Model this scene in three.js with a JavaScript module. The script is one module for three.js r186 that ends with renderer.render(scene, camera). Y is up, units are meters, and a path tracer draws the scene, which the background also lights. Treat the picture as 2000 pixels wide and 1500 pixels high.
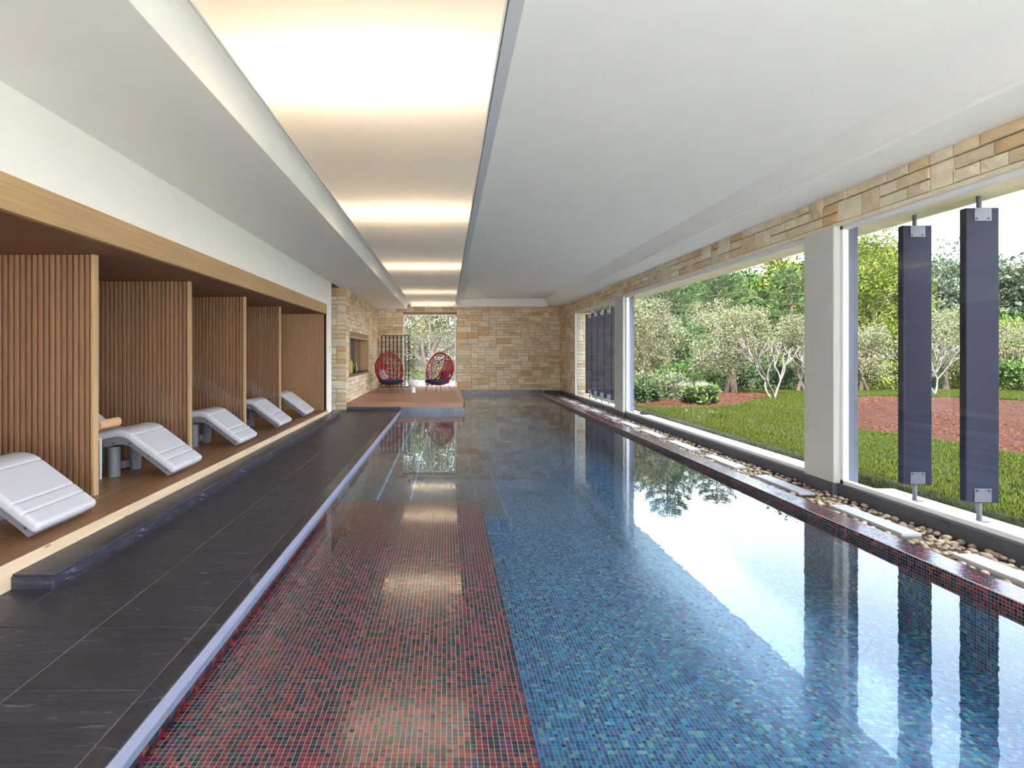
import * as THREE from 'three';
import { mergeGeometries } from 'three/addons/utils/BufferGeometryUtils.js';
import { RectAreaLightUniformsLib } from 'three/addons/lights/RectAreaLightUniformsLib.js';

// ---------------------------------------------------------------- camera, sky, light, exposure
RectAreaLightUniformsLib.init();
const scene = new THREE.Scene();
const camera = new THREE.PerspectiveCamera(2 * Math.atan(750 / 1100) * 180 / Math.PI, 2000 / 1500, 0.1, 400);
camera.position.set(0, 1.6, 0);                       // looks along -z, the length of the pool
camera.setViewOffset(2000, 1500, 127, 60, 2000, 1500); // shifted lens: uprights stay upright
const renderer = new THREE.WebGLRenderer({ antialias: true });
renderer.toneMapping = THREE.LinearToneMapping;
renderer.toneMappingExposure = 1.74;
renderer.shadowMap.enabled = true;

const SKY = 6.0;            // brightness of the bright, thinly clouded sky
const TUBE = 225;           // tubes behind the stretched ceiling
const sun = new THREE.DirectionalLight(0xfff0da, 22.0);
sun.position.set(6, 64, 24); sun.target.position.set(12, 0, -16);
sun.shadow.radius = 9; sun.castShadow = true; sun.shadow.mapSize.set(4096, 4096);
Object.assign(sun.shadow.camera, { left: -45, right: 45, top: 45, bottom: -45, near: 1, far: 160 });
scene.add(sun, sun.target);

// ---------------------------------------------------------------- random numbers and noise
function rng(seed) { let s = seed >>> 0; return () => { s = (s + 0x6d2b79f5) | 0; let t = Math.imul(s ^ (s >>> 15), 1 | s); t = (t + Math.imul(t ^ (t >>> 7), 61 | t)) ^ t; return ((t ^ (t >>> 14)) >>> 0) / 4294967296; }; }
const HASH = (() => { const r = rng(77), a = new Float32Array(65536); for (let i = 0; i < 65536; i++) a[i] = r(); return a; })();
const mod = (a, n) => ((a % n) + n) % n;
function vnoise(x, y, px, py, k = 0) {                 // value noise that repeats after px, py
  const ix = Math.floor(x), iy = Math.floor(y), fx = x - ix, fy = y - iy, sx = fx * fx * (3 - 2 * fx), sy = fy * fy * (3 - 2 * fy);
  const h = (a, b) => HASH[(mod(a, px) * 131 + mod(b, py) * 7919 + k * 1013) & 65535];
  const a = h(ix, iy), b = h(ix + 1, iy), c = h(ix, iy + 1), d = h(ix + 1, iy + 1);
  return a + (b - a) * sx + (c - a) * sy + (a - b - c + d) * sx * sy;
}
function fbm(u, v, fx, fy, oct = 4, k = 0) { let s = 0, a = 0.5, n = 0; for (let i = 0; i < oct; i++) { s += a * vnoise(u * fx, v * fy, fx, fy, k + i * 17); n += a; a *= 0.5; fx *= 2; fy *= 2; } return s / n; }
const clamp = (x, a = 0, b = 1) => Math.min(b, Math.max(a, x));
const sstep = (a, b, x) => { const t = clamp((x - a) / (b - a)); return t * t * (3 - 2 * t); };
const lerp = (a, b, t) => a + (b - a) * t;
function tex(n, fn, srgb = false, m = n) {             // computed texture, repeats; fn(u, v) -> number or [r, g, b], 0..1
  const d = new Uint8Array(n * m * 4);
  for (let j = 0; j < m; j++) for (let i = 0; i < n; i++) {
    const c = fn((i + 0.5) / n, (j + 0.5) / m), o = (j * n + i) * 4;
    for (let k = 0; k < 3; k++) d[o + k] = clamp(c.length ? c[k] : c) * 255;
    d[o + 3] = 255;
  }
  const t = new THREE.DataTexture(d, n, m); t.wrapS = t.wrapT = THREE.RepeatWrapping; t.magFilter = THREE.LinearFilter; t.minFilter = THREE.LinearMipmapLinearFilter; t.generateMipmaps = true;
  if (srgb) t.colorSpace = THREE.SRGBColorSpace; t.needsUpdate = true; return t;
}
const rep = (t, sx, sy, ox = 0, oy = 0) => { const c = t.clone(); c.repeat.set(sx, sy); c.offset.set(ox, oy); c.needsUpdate = true; return c; };

// the sky: light blue with thin bright clouds
{
  const W = 1024, H = 512, d = new Float32Array(W * H * 4);
  for (let j = 0; j < H; j++) for (let i = 0; i < W; i++) {
    const el = ((j + 0.5) / H - 0.5) * Math.PI, az = ((i + 0.5) / W) * Math.PI * 2, o = (j * W + i) * 4, up = Math.max(0.02, Math.sin(el));
    const px = Math.cos(az) * Math.cos(el) / (up + 0.18), pz = Math.sin(az) * Math.cos(el) / (up + 0.18);
    const n = fbm((px + 8) / 16, (pz + 8) / 16, 20, 26, 5, 3), cl = sstep(0.43, 0.66, n);
    const haze = Math.pow(1 - up, 4), base = [0.44 + 0.34 * haze, 0.56 + 0.26 * haze, 0.82 + 0.08 * haze];
    const cloud = [0.97, 0.97, 1.02];
    for (let k = 0; k < 3; k++) d[o + k] = SKY * lerp(base[k], cloud[k], cl * 0.85);
    d[o + 3] = 1;
  }
  const t = new THREE.DataTexture(d, W, H, THREE.RGBAFormat, THREE.FloatType); t.mapping = THREE.EquirectangularReflectionMapping; t.magFilter = THREE.LinearFilter; t.needsUpdate = true;
  scene.background = t;
}

// ---------------------------------------------------------------- geometry helpers (depth D runs away from the camera: z = -D)
const V = (x, y, z) => new THREE.Vector3(x, y, z);
function finish(pos, nor, uv) { const g = new THREE.BufferGeometry(); g.setAttribute('position', new THREE.Float32BufferAttribute(pos, 3)); if (nor) g.setAttribute('normal', new THREE.Float32BufferAttribute(nor, 3)); g.setAttribute('uv', new THREE.Float32BufferAttribute(uv, 2)); if (!nor) g.computeVertexNormals(); return g; }
function planarUV(p, n, grain) {                       // uv in metres, v along the grain axis
  const a = Math.abs(n.x) > Math.abs(n.y) && Math.abs(n.x) > Math.abs(n.z) ? 0 : Math.abs(n.y) > Math.abs(n.z) ? 1 : 2;
  const q = [p.x, p.y, p.z], ax = [0, 1, 2].filter((k) => k !== a);
  if (ax[0] === grain) ax.reverse();
  return [q[ax[0]], q[ax[1]]];
}
const cbCache = new Map();
function cbox(w, h, d, c = 0.003, grain = 1) {         // chamfered box about its centre
  const key = [w, h, d, c, grain].map((x) => +x.toFixed(4)).join(); if (cbCache.has(key)) return cbCache.get(key);
  const half = [w / 2, h / 2, d / 2], pos = [], nor = [], uv = []; c = Math.min(c, w * 0.45, h * 0.45, d * 0.45);
  const P = (s, f) => V(...[0, 1, 2].map((k) => s[k] * (k === f ? half[k] : half[k] - c)));
  const tri = (a, b, e) => { let n = b.clone().sub(a).cross(e.clone().sub(a)).normalize(); const m = a.clone().add(b).add(e); if (n.dot(m) < 0) { [b, e] = [e, b]; n.negate(); } for (const p of [a, b, e]) { pos.push(p.x, p.y, p.z); nor.push(n.x, n.y, n.z); uv.push(...planarUV(p, n, grain)); } };
  const quad = (a, b, e, f) => { tri(a, b, e); tri(a, e, f); };
  for (let f = 0; f < 3; f++) for (const s of [-1, 1]) {
    const b = (f + 1) % 3, e = (f + 2) % 3, C = (x, y) => { const v = [0, 0, 0]; v[f] = s; v[b] = x; v[e] = y; return P(v, f); };
    quad(C(-1, -1), C(1, -1), C(1, 1), C(-1, 1));
  }
  for (let f = 0; f < 3; f++) { const b = (f + 1) % 3, e = (f + 2) % 3; for (const x of [-1, 1]) for (const y of [-1, 1]) { const S = (z) => { const v = [0, 0, 0]; v[f] = x; v[b] = y; v[e] = z; return v; }; quad(P(S(-1), f), P(S(1), f), P(S(1), b), P(S(-1), b)); } }
  for (const x of [-1, 1]) for (const y of [-1, 1]) for (const z of [-1, 1]) tri(P([x, y, z], 0), P([x, y, z], 1), P([x, y, z], 2));
  const g = finish(pos, nor, uv); cbCache.set(key, g); return g;
}
function span(x0, x1, y0, y1, D0, D1, c = 0.003, grain = 1) {  // chamfered box given by its extents, placed
  return cbox(Math.abs(x1 - x0), Math.abs(y1 - y0), Math.abs(D1 - D0), c, grain).clone().translate((x0 + x1) / 2, (y0 + y1) / 2, -(D0 + D1) / 2);
}
function extrudeD(pts, D0, D1) {                       // closed profile [x, y] swept along the depth
  const s = new THREE.Shape(pts.map((p) => new THREE.Vector2(p[0], p[1])));
  return new THREE.ExtrudeGeometry(s, { depth: D1 - D0, bevelEnabled: false }).translate(0, 0, -D1);
}
function limb(points, radii, seg = 6) {                // tapered tube
  const curve = new THREE.CatmullRomCurve3(points), n = Math.max(2, (points.length - 1) * 4), fr = curve.computeFrenetFrames(n), pos = [], uv = [], idx = [], nor = [];
  for (let i = 0; i <= n; i++) {
    const t = i / n, p = curve.getPoint(t), k = t * (radii.length - 1), r = lerp(radii[Math.floor(k)], radii[Math.min(radii.length - 1, Math.floor(k) + 1)], k % 1);
    for (let j = 0; j <= seg; j++) { const a = j / seg * Math.PI * 2, d = fr.normals[i].clone().multiplyScalar(Math.cos(a)).addScaledVector(fr.binormals[i], Math.sin(a)); pos.push(p.x + d.x * r, p.y + d.y * r, p.z + d.z * r); nor.push(d.x, d.y, d.z); uv.push(j / seg, t * 3); }
  }
  for (let i = 0; i < n; i++) for (let j = 0; j < seg; j++) { const a = i * (seg + 1) + j, b = a + seg + 1; idx.push(a, a + 1, b, b, a + 1, b + 1); }
  const g = finish(pos, nor, uv); g.setIndex(idx); return g;
}
const cyl = (r0, r1, h, seg = 24) => new THREE.CylinderGeometry(r0, r1, h, seg);
const lathe = (pts, seg = 40) => new THREE.LatheGeometry(pts.map((p) => new THREE.Vector2(p[0], p[1])), seg);
const merged = (list) => mergeGeometries(list.map((g) => g.index ? g.toNonIndexed() : g), false);

// ---------------------------------------------------------------- naming helpers
const used = new Map();
function numbered(n) { const k = used.get(n) ?? 0; used.set(n, k + 1); return k ? `${n}_${String(k).padStart(3, '0')}` : n; }
function tag(o, label, category, group, kind) { if (label) o.userData.label = label; if (category) o.userData.category = category; if (group) o.userData.group = group; if (kind) o.userData.kind = kind; return o; }
function part(name, geo, mat, parent, x = 0, y = 0, z = 0) { const m = new THREE.Mesh(geo, mat); m.name = name; m.position.set(x, y, z); m.castShadow = m.receiveShadow = true; parent.add(m); return m; }
function thing(name, label, category, x = 0, y = 0, z = 0, group, kind) { const o = new THREE.Group(); o.name = numbered(name); o.position.set(x, y, z); scene.add(o); return tag(o, label, category, group, kind); }
function solo(name, geo, mat, label, category, group, kind) { const m = new THREE.Mesh(geo, mat); m.name = numbered(name); m.castShadow = m.receiveShadow = true; scene.add(m); return tag(m, label, category, group, kind); }
function shell(name, label, category) { return thing(name, label, category, 0, 0, 0, null, 'structure'); }
function copyOf(o, x, y, z, label) { const c = o.clone(); c.name = numbered(o.name.replace(/_\d{3}$/, '')); c.userData = { ...o.userData }; c.position.set(x, y, z); if (label) c.userData.label = label; scene.add(c); return c; }

// ---------------------------------------------------------------- materials
const lin = (r, g, b) => new THREE.Color().setRGB(r, g, b);
const M = (o) => { const { rgb, ...p } = o; const m = new THREE.MeshPhysicalMaterial(p); if (rgb) m.color = lin(...rgb); return m; };
const T = {
  wood: tex(512, (u, v) => { const g = fbm(u + 0.02 * fbm(u, v, 3, 2, 2, 9), v, 48, 3, 4, 1), f = vnoise(u * 180, v * 8, 180, 8, 4), b = fbm(u, v, 5, 1, 2, 21); return 0.62 + 0.28 * g + 0.1 * f + 0.14 * (b - 0.5); }),
  stone: tex(512, (u, v) => { const a = fbm(u, v, 4, 4, 6, 31), b = fbm(u, v, 3, 20, 3, 35), c = vnoise(u * 120, v * 120, 120, 120, 37); return 0.64 + 0.36 * a + 0.14 * (b - 0.5) + 0.09 * c; }),
  grit: tex(512, (u, v) => 0.74 + 0.18 * fbm(u, v, 8, 8, 5, 41) + 0.14 * vnoise(u * 200, v * 200, 200, 200, 43)),
  plaster: tex(256, (u, v) => 0.95 + 0.05 * fbm(u, v, 6, 6, 4, 51)),
  slate: tex(1024, (u, v) => { const a = fbm(u, v, 6, 60, 4, 61), b = fbm(u + 0.03 * fbm(u, v, 8, 8, 2, 63), v + 0.04 * fbm(u, v, 5, 5, 3, 66), 10, 90, 3, 65), s = sstep(0.68, 0.86, b) * sstep(0.4, 0.7, fbm(u, v, 7, 9, 2, 67)); return clamp(0.1 + 0.26 * a + 0.85 * s); }),
  slateBump: tex(512, (u, v) => fbm(u, v, 8, 50, 4, 68)),
  vein: tex(512, (u, v) => { const w = fbm(u, v, 3, 3, 4, 71), l = Math.abs(fbm(u + 0.3 * w, v + 0.2 * w, 2, 2, 3, 73) - 0.5), l2 = Math.abs(fbm(u + 0.2 * w, v, 3, 2, 3, 78) - 0.5); return 0.16 + 0.1 * fbm(u, v, 30, 30, 3, 75) + 0.75 * sstep(0.012, 0.0, l) * sstep(0.5, 0.62, w) + 0.2 * sstep(0.012, 0.0, l2); }),
  concrete: tex(512, (u, v) => { const w = fbm(u, v, 4, 4, 4, 81), l = Math.abs(fbm(u + 0.25 * w, v + 0.2 * w, 3, 3, 3, 83) - 0.5); return 0.52 + 0.4 * fbm(u, v, 5, 5, 5, 85) - 0.3 * sstep(0.008, 0, l) + 0.5 * sstep(0.003, 0, Math.abs(l - 0.05)) * sstep(0.55, 0.7, w); }),
  soil: tex(512, (u, v) => 0.35 + 0.5 * fbm(u, v, 16, 16, 5, 91) + 0.3 * (vnoise(u * 150, v * 150, 150, 150, 93) - 0.3)),
  pale: tex(512, (u, v) => { const g = fbm(u + 0.05 * fbm(u, v, 3, 2, 3, 98), v, 22, 3, 4, 95), kx = mod(u * 3, 1) - 0.3 - 0.4 * HASH[Math.floor(u * 3) * 7 + 5], ky = mod(v * 2, 1) - 0.5 + 0.4 * (HASH[Math.floor(v * 2) + Math.floor(u * 3) * 11] - 0.5), k = Math.hypot(kx * 1.4, ky); return 0.72 + 0.32 * g - 0.5 * sstep(0.05, 0.02, k); }),
  ripple: tex(512, (u, v) => 0.6 * fbm(u, v, 10, 10, 3, 101) + 0.4 * fbm(u, v, 34, 20, 2, 103)),
};

const wood = (rgb, rough = 0.55, n = 4, s = 1.6, t = T.wood) => Array.from({ length: n }, (_, i) => M({ rgb: rgb.map((c) => c * (0.88 + 0.24 * HASH[i * 37 + 11])), map: rep(t, s, s * 0.5, HASH[i * 5], HASH[i * 9 + 3]), roughness: rough }));
const mat = {
  plaster: M({ rgb: [0.92, 0.89, 0.835], map: rep(T.plaster, 0.5, 0.5), roughness: 0.9 }),
  white: M({ rgb: [0.84, 0.84, 0.85], roughness: 0.5 }),
  whiteMetal: M({ rgb: [0.8, 0.8, 0.8], roughness: 0.35 }),
  frameGrey: M({ rgb: [0.6, 0.6, 0.63], roughness: 0.5 }),
  black: M({ rgb: [0.012, 0.012, 0.014], roughness: 0.5 }),
  slat: wood([0.33, 0.17, 0.085], 0.5, 5, 3),
  oak: wood([0.56, 0.36, 0.18], 0.5, 3, 1.2),
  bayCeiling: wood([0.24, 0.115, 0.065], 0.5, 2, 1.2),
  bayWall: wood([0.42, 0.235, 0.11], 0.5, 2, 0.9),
  platform: wood([0.36, 0.19, 0.09], 0.32, 6, 2.2),
  fascia: wood([0.72, 0.55, 0.36], 0.6, 4, 0.9, T.pale),
  deck: [[0.5, 0.26, 0.155], [0.4, 0.2, 0.12], [0.56, 0.31, 0.19], [0.44, 0.22, 0.13], [0.48, 0.27, 0.17]].map((c) => wood(c, 0.45, 1, 1.8)[0]),
  slate: Array.from({ length: 6 }, (_, i) => M({ rgb: [0.17, 0.165, 0.24].map((c) => c * (0.85 + 0.3 * HASH[i * 3])), map: rep(T.slate, 0.9, 0.9, HASH[i + 50], HASH[i + 90]), bumpMap: rep(T.slateBump, 1, 1, HASH[i + 50], HASH[i + 90]), bumpScale: 0.002, roughness: 0.38 })),
  coping: Array.from({ length: 4 }, (_, i) => M({ rgb: [0.2, 0.2, 0.25], map: rep(T.vein, 0.8, 0.8, HASH[i + 150], HASH[i + 190]), roughness: 0.22 })),
  grout: M({ rgb: [0.5, 0.5, 0.52], roughness: 0.95, map: rep(T.grit, 1, 1) }),
  mosaicGrout: M({ rgb: [0.46, 0.445, 0.46], roughness: 0.9 }),
  copingEdgeSkySheen: M({ rgb: [0.26, 0.27, 0.37], roughness: 0.5, map: rep(T.grit, 2, 2) }),  // bluer and paler than the coping: sky reflection painted into the edge colour
  riser: M({ rgb: [0.17, 0.165, 0.24], roughness: 0.2, map: rep(T.slate, 0.9, 0.9) }),
  mosaicGroutBlue: M({ rgb: [0.2, 0.33, 0.48], roughness: 0.9 }),
  tile: M({ rgb: [1, 1, 1], roughness: 0.18 }),
  concrete: M({ rgb: [0.1, 0.1, 0.125], map: rep(T.concrete, 0.6, 0.6), roughness: 0.6 }),
  stoneBack: M({ rgb: [0.3, 0.24, 0.17], map: rep(T.grit, 1, 1), roughness: 0.95 }),
  stone: [[0.72, 0.6, 0.43], [0.76, 0.66, 0.5], [0.68, 0.54, 0.36], [0.8, 0.73, 0.6], [0.66, 0.46, 0.27], [0.74, 0.63, 0.47], [0.7, 0.58, 0.42], [0.78, 0.69, 0.54], [0.72, 0.62, 0.5], [0.82, 0.74, 0.6]].map((rgb, i) => M({ rgb: [rgb[0] * 1.15, rgb[1] * 1.1, rgb[2] * 1.0], map: rep(T.stone, 1.3, 1.3, HASH[i + 7], HASH[i + 77]), bumpMap: rep(T.stone, 1.3, 1.3, HASH[i + 7], HASH[i + 77]), bumpScale: 0.006, roughness: 0.92 })),
  glass: M({ rgb: [0.97, 0.99, 0.98], roughness: 0, transmission: 1, thickness: 0, ior: 1.5, specularIntensity: 0.5 }),
  doorGlass: M({ rgb: [0.97, 0.99, 0.98], roughness: 0, transmission: 1, thickness: 0, ior: 1.5, specularIntensity: 0.2 }),
  membrane: M({ rgb: [0.9, 0.86, 0.8], roughness: 1, transmission: 0.55, thickness: 0 }),
  water: M({ rgb: [0.86, 0.95, 0.97], roughness: 0, transmission: 1, thickness: 0, ior: 1.333, bumpMap: rep(T.ripple, 0.6, 0.6), bumpScale: 0.0004 }),
  leather: M({ rgb: [0.55, 0.55, 0.6], roughness: 0.42 }),
  loungerGrey: M({ rgb: [0.19, 0.19, 0.22], roughness: 0.5 }),
  screw: M({ rgb: [0.06, 0.06, 0.07], roughness: 0.4, metalness: 0.6 }),
  towel: M({ rgb: [0.78, 0.46, 0.26], roughness: 1, map: rep(T.grit, 6, 6), sheen: 0.6, sheenColor: lin(0.9, 0.6, 0.4) }),
  fin: M({ rgb: [0.016, 0.0168, 0.034], roughness: 0.6, specularIntensity: 0.3, map: rep(T.wood, 3, 0.4) }),
  steel: M({ rgb: [0.11, 0.11, 0.12], roughness: 0.5, metalness: 0.5, specularIntensity: 0.4 }),
  outPaint: M({ rgb: [0.12, 0.128, 0.165], roughness: 0.6, specularIntensity: 0.4 }),
  greySlab: M({ rgb: [0.42, 0.43, 0.45], roughness: 0.7, map: rep(T.grit, 2, 2) }),
  redWeave: M({ rgb: [0.4, 0.012, 0.03], roughness: 0.6 }),
  navy: M({ rgb: [0.018, 0.045, 0.11], roughness: 0.9 }),
  magenta: M({ rgb: [0.22, 0.02, 0.06], roughness: 0.9 }),
  greyFabric: M({ rgb: [0.5, 0.53, 0.58], roughness: 0.95 }),
  darkMetal: M({ rgb: [0.02, 0.02, 0.024], roughness: 0.5 }),
  bark: M({ rgb: [0.13, 0.095, 0.07], roughness: 0.95, map: rep(T.soil, 2, 1) }),
  barkPale: M({ rgb: [0.11, 0.098, 0.094], roughness: 0.9, map: rep(T.grit, 2, 2) }),
  soil: M({ rgb: [0.06, 0.023, 0.014], roughness: 1, specularIntensity: 0.15, map: rep(T.soil, 1.3, 1.3), bumpMap: rep(T.soil, 1.3, 1.3), bumpScale: 0.07 }),
  lawnBase: M({ rgb: [0.024, 0.036, 0.005], roughness: 1, specularIntensity: 0.15, map: rep(T.soil, 0.5, 0.5) }),
  paving: M({ rgb: [0.7, 0.66, 0.6], roughness: 0.95, map: rep(T.grit, 0.5, 0.5) }),
};
const pick = (a, r) => a[Math.floor(r() * a.length) % a.length];

// ---------------------------------------------------------------- levels and lines of the room
const WATER = -0.07, ZB = 23.4, ZR = -4;              // waterline, back wall, rear wall
const XL = -3.0, XR = 4.72, PLAT = 0.192, BEAM0 = 2.574, BEAM1 = 2.826, SOFFIT = 3.43, CEIL = 3.82, BORDER = 3.53, PANEL = 3.62;
const PX0 = -1.32, PX1 = 3.68, LEDGE_X = 0.39, LEDGE_Y = WATER - 0.1, LEDGE_END = 6.75, DECK_D = 15.9, DECK_X = 0.5, DECK_Y = 0.207;
const GY = -0.12;
const FLOOR_Y = WATER - 0.5;

// ---------------------------------------------------------------- floor
{
  const r = rng(5), f = shell('floor', 'dark streaked slate tile walkway beside the pool', 'floor');
  part('screed', span(-3.1, PX0 - 0.02, -0.6, -0.0035, ZR, DECK_D + 0.3, 0.001), mat.grout, f);
  part('screed', span(-5.3, -3.1, -0.6, -0.0035, 14.0, DECK_D + 0.2, 0.001), mat.grout, f);
  const cols = [[-2.655, -2.045], [-2.045, -1.435]], P = 0.611, G = 0.005, D0 = 2.675 - P * 12;
  for (let k = 0; D0 + k * P < DECK_D + 0.25; k++) {
    const d0 = D0 + k * P, d1 = Math.min(d0 + P, DECK_D + 0.25), list = [...cols];
    list.push([-2.97, -2.655]);
    for (const [a, b] of list) { const g = cbox(b - a - G, 0.014, d1 - d0 - G, 0.002, 2); part('floor_tile', g, pick(mat.slate, r), f, (a + b) / 2, -0.007, -(d0 + d1) / 2); }
  }
  const c = shell('trim_1', 'polished dark stone coping with white veins along the pool edge', 'coping');
  for (let d = ZR; d < DECK_D; d += 1.22) { const e = Math.min(d + 1.22, DECK_D); part('coping_stone', cbox(PX0 + 1.435, 0.06, e - d - 0.003, 0.004, 2), pick(mat.coping, r), c, (PX0 - 1.435) / 2, -0.029, -(d + e) / 2); part('coping_edge', cbox(0.008, 0.112, e - d - 0.004, 0.002, 2), mat.copingEdgeSkySheen, c, PX0 + 0.003, -0.058, -(d + e) / 2); }
}
// step in front of the platform
{
  const r = rng(9), s = shell('trim_2', 'low dark slate step along the timber platform', 'step');
  part('step_core', span(-2.95, -2.68, 0, 0.088, 3.83, 14.05, 0.001), mat.grout, s);
  for (let d = 3.82, k = 0; d < 14.05; k++) { const e = Math.min(d + (k ? 1.22 : 0.62), 14.06);
    part('tread_tile', cbox(0.285, 0.014, e - d - 0.004, 0.002, 2), pick(mat.slate, r), s, -2.812, 0.093, -(d + e) / 2);
    part('riser_tile', cbox(0.012, 0.086, e - d - 0.004, 0.0015, 1), mat.riser, s, -2.675, 0.043, -(d + e) / 2); d = e; }
  part('end_tile', cbox(0.285, 0.086, 0.012, 0.0015, 1), mat.slate[2], s, -2.812, 0.043, -3.816);
}

// ---------------------------------------------------------------- timber platform with its bays
const BAYS = [3.51, 5.56, 7.61, 9.68, 11.72], BAY_END = 13.98, BAY_BACK = -5.25;
{
  const r = rng(14), p = shell('floor_platform', 'raised walnut plank platform under the loungers', 'platform');
  p.name = 'platform';
  part('platform_core', span(BAY_BACK, -2.975, 0, PLAT - 0.02, ZR, BAY_END, 0.001), mat.stoneBack, p);
  for (let d = ZR, k = 0; d < BAY_END; k++) { const e = Math.min(d + 0.9 + 0.5 * r(), BAY_END); part('fascia_board', cbox(0.025, PLAT - 0.002, e - d - 0.003, 0.003, 2), pick(mat.fascia, r), p, -2.9625, PLAT / 2 - 0.002, -(d + e) / 2); d = e; }
  for (let c = 0; c < 3; c++) for (let d = ZR; d < BAY_END;) { const e = Math.min(d + 1.4 + r(), BAY_END), x = -3.018 - c * 0.135; part('plank', cbox(0.132, 0.02, e - d - 0.002, 0.0015, 2), pick(mat.platform, r), p, x, PLAT - 0.01, -(d + e) / 2); d = e; }
  for (let d = ZR; d < BAY_END - 0.01; d += 0.135) { const e = Math.min(d + 0.135, BAY_END); part('plank', cbox(1.88, 0.02, e - d - 0.002, 0.0015, 0), pick(mat.platform, r), p, -4.31, PLAT - 0.01, -(d + e) / 2); }
  // wooden box that frames the bays
  const b = shell('wall_bays', 'oak beam and walnut lining around the lounger bays', 'lining');
  b.name = 'bay_lining';
  part('beam', span(XL - 0.06, XL + 0.004, BEAM0, BEAM1, ZR, BAY_END + 0.06, 0.003, 2), mat.oak[0], b);
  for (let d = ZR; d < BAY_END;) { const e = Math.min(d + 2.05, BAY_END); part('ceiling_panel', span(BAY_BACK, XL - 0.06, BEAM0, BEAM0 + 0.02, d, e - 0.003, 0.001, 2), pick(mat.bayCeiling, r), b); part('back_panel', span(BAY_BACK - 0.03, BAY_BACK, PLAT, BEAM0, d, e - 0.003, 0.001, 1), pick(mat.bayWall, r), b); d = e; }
  part('end_panel', span(BAY_BACK, XL - 0.005, PLAT, BEAM0, BAY_END, BAY_END + 0.03, 0.001, 1), mat.bayWall[0], b);
  part('end_post', span(XL - 0.05, XL + 0.004, PLAT - 0.19, BEAM0, BAY_END, BAY_END + 0.06, 0.003, 1), mat.oak[1], b);
  // slatted partitions
  const slatG = cbox(0.036, BEAM0 - PLAT - 0.006, 0.045, 0.003, 1), postG = cbox(0.036, BEAM0 - PLAT - 0.006, 0.075, 0.004, 1);
  const words = ['beside the lounger under the beam start', 'between the first lounger and the towel lounger', 'between the towel lounger and the third lounger', 'between the third and fourth loungers', 'before the plain end panel'];
  BAYS.forEach((D, i) => {
    if (!i) return;
    const t = thing('slatted_partition', 'walnut slat partition ' + words[i], 'partition', -3.478, PLAT, -D, 'slatted partitions between the loungers');
    part('post', postG, mat.oak[i % 3], t, 0, (BEAM0 - PLAT) / 2, 0);
    for (let x = -0.058; x > BAY_BACK + 3.478 + 0.02; x -= 0.058) part('slat', slatG, pick(mat.slat, r), t, x, (BEAM0 - PLAT) / 2, 0);
  });
  // small fittings in the fascia
  for (const D of [4.46, 5.47, 6.53, 8.6, 10.6]) { const g = thing('fascia_socket', 'small grey fitting set into the pale platform fascia', 'fitting', -2.948, 0.095, -D, 'fittings in the platform fascia'); part('plate', cbox(0.004, 0.035, 0.035, 0.001), mat.frameGrey, g); part('lens', cyl(0.009, 0.009, 0.004, 14).rotateZ(Math.PI / 2), mat.screw, g, 0.003); }
}

// ---------------------------------------------------------------- walls, ceilings
function stoneWall(parent, O, U, N, W, H, { cw = 0.15, ch = 0.12, seed = 1, holes = [], wide = [2, 2, 3, 3, 4], tall = [1, 1, 1, 2, 2], tones = mat.stone }) {
  const r = rng(seed), nx = Math.round(W / cw), ny = Math.round(H / ch), gw = W / nx, gh = H / ny, grid = new Uint8Array(nx * ny), up = V(0, 1, 0), geos = parent.userData.stoneGeos ??= new Map();
  delete parent.userData.stoneGeos; stoneWall.geos ??= new Map();
  for (const [a, b, c, d] of holes) for (let j = 0; j < ny; j++) for (let i = 0; i < nx; i++) if ((i + 0.6) * gw > a && (i + 0.4) * gw < b && (j + 0.6) * gh > c && (j + 0.4) * gh < d) grid[j * nx + i] = 1;
  const q = new THREE.Quaternion().setFromRotationMatrix(new THREE.Matrix4().makeBasis(U, up, N));
  for (let j = 0; j < ny; j++) for (let i = 0; i < nx; i++) {
    if (grid[j * nx + i]) continue;
    let w = wide[Math.floor(r() * wide.length)], h = tall[Math.floor(r() * tall.length)];
    const free = (a, b) => { if (i + a > nx || j + b > ny) return false; for (let y = 0; y < b; y++) for (let x = 0; x < a; x++) if (grid[(j + y) * nx + i + x]) return false; return true; };
    while (w > 1 && !free(w, 1)) w--; while (h > 1 && !free(w, h)) h--;
    if (free(w + 1, h) && !free(w + 2, h)) w++;
    for (let y = 0; y < h; y++) for (let x = 0; x < w; x++) grid[(j + y) * nx + i + x] = 1;
    const key = [(w * gw).toFixed(3), (h * gh).toFixed(3), Math.floor(r() * 3)].join();
    if (!stoneWall.geos.has(key)) stoneWall.geos.set(key, stoneGeo(w * gw - 0.007, h * gh - 0.007, r));
    const m = part('stone', stoneWall.geos.get(key), pick(tones, r), parent);
    m.position.copy(O).addScaledVector(U, (i + w / 2) * gw).addScaledVector(up, (j + h / 2) * gh); m.quaternion.copy(q); m.scale.z = 0.6 + 0.8 * r();
  }
}
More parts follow.
